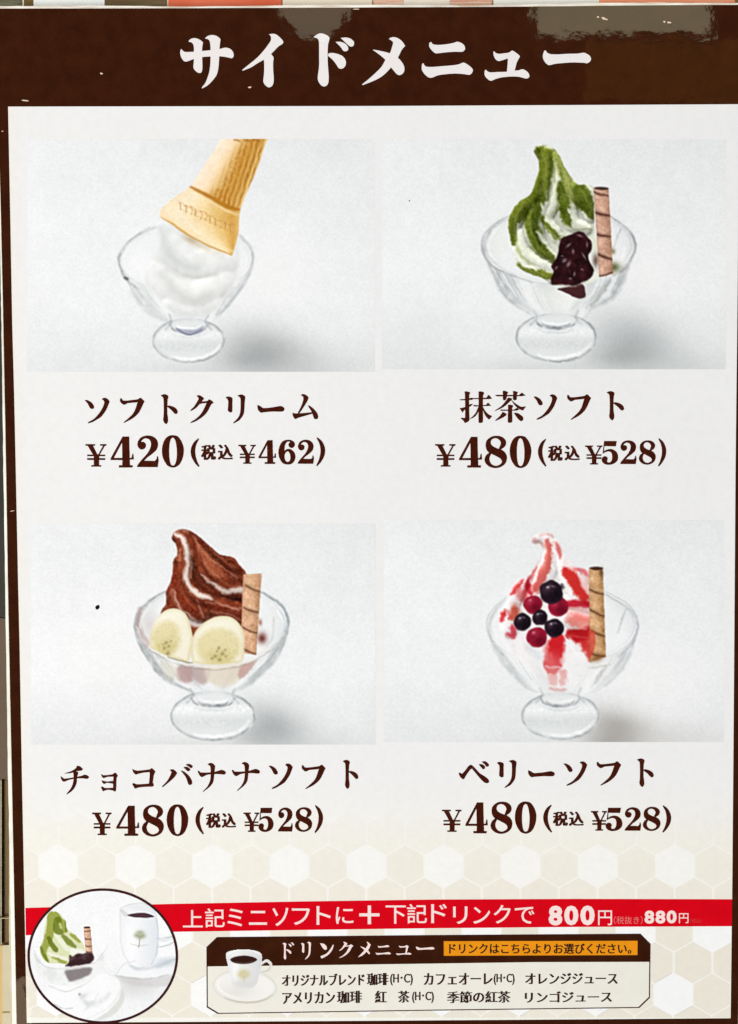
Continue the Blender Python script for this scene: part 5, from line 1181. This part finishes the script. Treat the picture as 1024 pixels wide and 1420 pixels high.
PRICES = [
    ([(YEN, 118.7, 616, 148, 647), (D4, 153.7, 605.4, 185.8, 648.2), (D2, 190.3, 604, 220, 647.7), (D0, 225, 603.6, 255.1, 648.3)],
     [(PAR, 264.9, 608, 276.8, 647.4), (YEN, 330.8, 617, 355, 643), (D4, 358.8, 610.5, 383, 643.2), (D6, 386.5, 609.9, 409.8, 644), (D2, 413.2, 609.9, 435.4, 643), (PAR, 439, 606.7, 451, 646.2, True)],
     [(279, 616.8, 300, 638), (302.2, 616.4, 323.4, 637.6)]),
    ([(YEN, 603.6, 616, 632, 647), (D4, 637, 605.8, 668.7, 648.3), (D8, 672.4, 604.4, 703.2, 649), (D0, 707.3, 604.4, 737, 649)],
     [(PAR, 746.5, 608.6, 758, 647), (YEN, 811.6, 618, 835.7, 644), (D5, 834.8, 611.7, 857.3, 644.4), (D2, 860.5, 610.8, 882.7, 643.4), (D8, 886.5, 610.8, 909.4, 644.2), (PAR, 913, 607.9, 924, 646.6, True)],
     [(760, 617.8, 780.7, 639.4), (783, 617.8, 804.6, 638.6)]),
    ([(YEN, 128, 1127, 155, 1158), (D4, 161.5, 1117.4, 193.3, 1159), (D8, 197.2, 1116, 227.3, 1160), (D0, 231.6, 1115.6, 261.2, 1159.4)],
     [(PAR, 271.5, 1119, 283, 1157), (YEN, 337.7, 1127, 360, 1153.4), (D5, 358.8, 1120.4, 379.4, 1153.6), (D2, 385.9, 1120, 406, 1153), (D8, 409.5, 1119.6, 433, 1153.4), (PAR, 436.6, 1116.5, 448, 1155, True)],
     [(285.7, 1127.7, 306.4, 1148.3), (307.6, 1127.7, 327.8, 1148)]),
    ([(YEN, 613, 1123, 640.3, 1153.5), (D4, 645.8, 1112.8, 676.6, 1155.5), (D8, 680.7, 1111.8, 710.7, 1156.2), (D0, 714.5, 1111.6, 744, 1156)],
     [(PAR, 753.8, 1115.9, 765.8, 1154.5), (YEN, 819.8, 1124.8, 842, 1151.8), (D5, 840.3, 1120.3, 863.2, 1152.4), (D2, 866.6, 1119.6, 889, 1151.8), (D8, 891.9, 1119, 916, 1152.2), (PAR, 918.9, 1117, 930.8, 1154.5, True)],
     [(766.8, 1125.4, 788, 1145.6), (789, 1125.4, 810, 1145.4)]),
]
for big, small, zk in PRICES:
    lettering('price', M['text'], sheet, [moved(*a) for a in big], grow=0.16)
    t = lettering('tax_price', M['text'], sheet, [moved(*a) for a in small], grow=0.22)
    words('tax_note', M['text'], sheet, [('税', *zk[0]), ('込', *zk[1])], bold=0.014, smear=1.6, copies=3)

# red banner
bt = [(35.5, 1259), (140, 1256), (240, 1253.4), (420, 1250), (600, 1247.4), (800, 1246.5), (1015.5, 1247)]
bb = [(1015.3, 1284.4), (800, 1285.4), (600, 1287.2), (420, 1289.6), (240, 1292.2), (140, 1294.6), (36, 1297)]
ban = Flat().loops([np.array(bt + bb)], 2).build('red_banner', M['red'], sheet)
B = [('上', 254, 1262, 281.5, 1286), ('記', 284.5, 1259.6, 312, 1286), ('ミ', 315.6, 1260, 337, 1284.6), ('ニ', 345.5, 1263, 370.5, 1282.6), ('ソ', 378, 1258.8, 400.2, 1284.2), ('フ', 405, 1259.6, 430, 1282.6), ('ト', 439, 1256.6, 459, 1282.4),
     ('に', 466, 1258, 490.5, 1281.2), ('＋', 498.4, 1255.6, 526.6, 1281.6, 0, 0.03), ('下', 535, 1255.6, 563, 1281), ('記', 564.6, 1253.6, 592.4, 1280.4), ('ド', 598, 1253.6, 620, 1280), ('リ', 628.5, 1257, 648.6, 1281.2), ('ン', 656.6, 1257.6, 680, 1281), ('ク', 684.8, 1255, 708.6, 1280.6), ('で', 714, 1257.6, 741.4, 1281)]
words('banner_lettering', M['cream_txt'], ban, B, 3.4, bold=0.008)
words('banner_price', M['cream_txt'], ban, [('8', 761, 1255.8, 780.2, 1283.4), ('0', 782.6, 1255.8, 802.4, 1283.2), ('0', 805, 1255.6, 825, 1283.2), ('円', 829.7, 1262.4, 849, 1283, 0, .006)], 3.4, bold=0.044)
words('price_note', M['pink_txt'], ban, [('（税抜き）', 851.5, 1270.6, 891.5, 1281.4)], 3.4)
words('banner_price', M['cream_txt'], ban, [('8', 894, 1262.6, 907.6, 1281), ('8', 909.2, 1262.6, 923, 1280.8), ('0', 924.6, 1262.4, 938.6, 1280.6), ('円', 941.8, 1266.4, 955, 1280.2, 0, .006)], 3.4, bold=0.042)
words('price_note', M['faint_txt'], ban, [('（税込）', 957, 1273.6, 973.5, 1280.2)], 3.4)

# round picture
rp = round_picture()
PXg, PYg = np.meshgrid(rp.px, rp.py)
RC = (142.8, 1325.8, 103.2, 92.6)
keep = ((PXg - RC[0]) / RC[2]) ** 2 + ((PYg - RC[1]) / RC[3]) ** 2 < 1.0
ro = rp.build('round_photo', sheet, 3, M['photo'], keep); ro['label'] = 'round photo of green tea ice and a coffee cup'
t = np.radians(np.linspace(0, 360, 160, endpoint=False))
ring = lambda dr: np.stack([RC[0] + (RC[2] + dr) * np.cos(t), RC[1] + (RC[3] + dr) * np.sin(t)], 1)
Flat().loops([ring(1.3), ring(-2.2)[::-1]], 4).build('rim', M['rim'], ro)

# drink panel
oc = [(286.5, 1313.4), (301, 1299.4), (600, 1296.6), (888.4, 1294.7), (902.5, 1308.8), (901.6, 1383.8), (887, 1397.8), (600, 1401.5), (302, 1406), (287, 1397)]
dp = Flat().loops([np.array(oc)], 2).build('drink_panel', M['pale'], sheet)
ctr = np.mean(oc, 0)
inn = [(x + (1.5 if x < 400 else -1.5 if x > 800 else 0), y + (1.4 if y < 1340 else -1.4)) for x, y in oc]
Flat().loops([np.array(oc), np.array(inn)[::-1]], 3.2).build('outline', M['rim'], dp)
Flat().loops([np.array([(286.9, 1313.4), (301, 1299.6), (600, 1296.8), (888.2, 1294.9), (902.2, 1308.8), (902, 1333.8), (740, 1334.2), (600, 1336.2), (440, 1338.4), (287.2, 1340.2)])], 2.6).build('header', M['brown'], dp)
cup_picture().build('cup_photo', dp, 3.8, M['photo'])
H = [moved(K_DO, 392, 1307, 408, 1330.8), moved(K_RI, 417.5, 1306, 431.6, 1330.6), moved(K_N, 444, 1308, 463, 1329), moved(K_KU, 470.6, 1306, 490.4, 1328.6), moved(K_ME, 496.5, 1306, 514.4, 1327.6), moved(K_NI, 521.2, 1310.6, 542.2, 1324), moved(K_YU, 549.6, 1310.6, 570.8, 1324.4), moved(K_BAR, 577, 1312.6, 602.8, 1317.4)]
lettering('panel_title', M['cream_txt'], dp, H, 3.6)
ol = Flat().loops([np.array([(615.6, 1305.2), (884.4, 1304.6), (884.3, 1324.4), (615.8, 1325.4)])], 3.4).build('orange_label', M['orange'], dp)
words('label_lettering', M['small'], dp, [('ドリンクはこちらよりお選びください。', 623, 1308.4, 876, 1322.8)], 4.2, bold=0.012, smear=0.5, copies=2)
K = dict(layer=4, bold=0.0, smear=1.4, copies=4)
words('drink_name', M['small'], dp, [('オリジナルブレンド', 391, 1351, 506, 1367.4, -1.2)], **K)
words('drink_name', M['small'], dp, [('珈琲', 509, 1349.6, 539, 1366.6, -.4)], **K)
words('drink_note', M['small'], dp, [('(H･C)', 541.2, 1350.4, 572.8, 1366.6)], 4, smear=.9, copies=3)
words('drink_name', M['small'], dp, [('カフェオーレ', 587.8, 1349.6, 683.6, 1365.8, -.6)], **K)
words('drink_note', M['small'], dp, [('(H･C)', 684.8, 1350.4, 714, 1366)], 4, smear=.9, copies=3)
words('drink_name', M['small'], dp, [('オレンジジュース', 728.4, 1349.6, 857, 1364.8, -.4)], **K)
words('drink_name', M['small'], dp, [('アメリカン', 391.6, 1376, 465, 1392.2, -.8)], **K)
words('drink_name', M['small'], dp, [('珈琲', 467.5, 1374.4, 502.5, 1391.4, -.6)], **K)
words('drink_name', M['small'], dp, [('紅', 520, 1374, 536.8, 1390.6)], **K)
words('drink_name', M['small'], dp, [('茶', 552, 1374, 568.4, 1390.4)], **K)
words('drink_note', M['small'], dp, [('(H･C)', 571.6, 1375.2, 602, 1391)], 4, smear=.9, copies=3)
words('drink_name', M['small'], dp, [('季節の紅茶', 620, 1375, 708.2, 1391.2, -.8)], **K)
words('drink_name', M['small'], dp, [('リンゴジュース', 728, 1375.2, 849, 1390.4, -1.0)], **K)

# specks and dust under the film
def dot(name, mat, x, y, rx, ry, rot=0):
    a = np.linspace(0, 2 * math.pi, 11, endpoint=False); r = 1 + RNG.normal(0, .1, 11); c, s_ = math.cos(math.radians(rot)), math.sin(math.radians(rot))
    u, v = rx * np.cos(a) * r, ry * np.sin(a) * r
    return Flat().loops([np.stack([x + u * c - v * s_, y + u * s_ + v * c], 1)], 4.5).build(name, mat, sheet)
dot('speck', M['speck'], 135.4, 842, 2.9, 3.6, 20)
dot('speck', M['speck'], 568, 278.5, 0.9, 0.9)
for a in [(141, 102, 2.2, 1.2, 10), (35, 139.4, 5.5, 0.9, 4), (346.5, 121, 2.6, 1.1, -8), (829.5, 23.6, 1.6, 1.2, 20), (837.5, 25.6, 3.4, 1.6, 25), (841.5, 27, 1.4, 1.2, 0), (921.5, 30.2, 1.5, 1.4, 0), (928, 31.2, 3, 1.3, 8), (494, 12.6, 5, 0.6, 0), (17.5, 708.6, 3, 0.5, -12), (3.5, 182, 1.6, .5, 0)]:
    dot('dust_fleck', M['fleck'], *a)
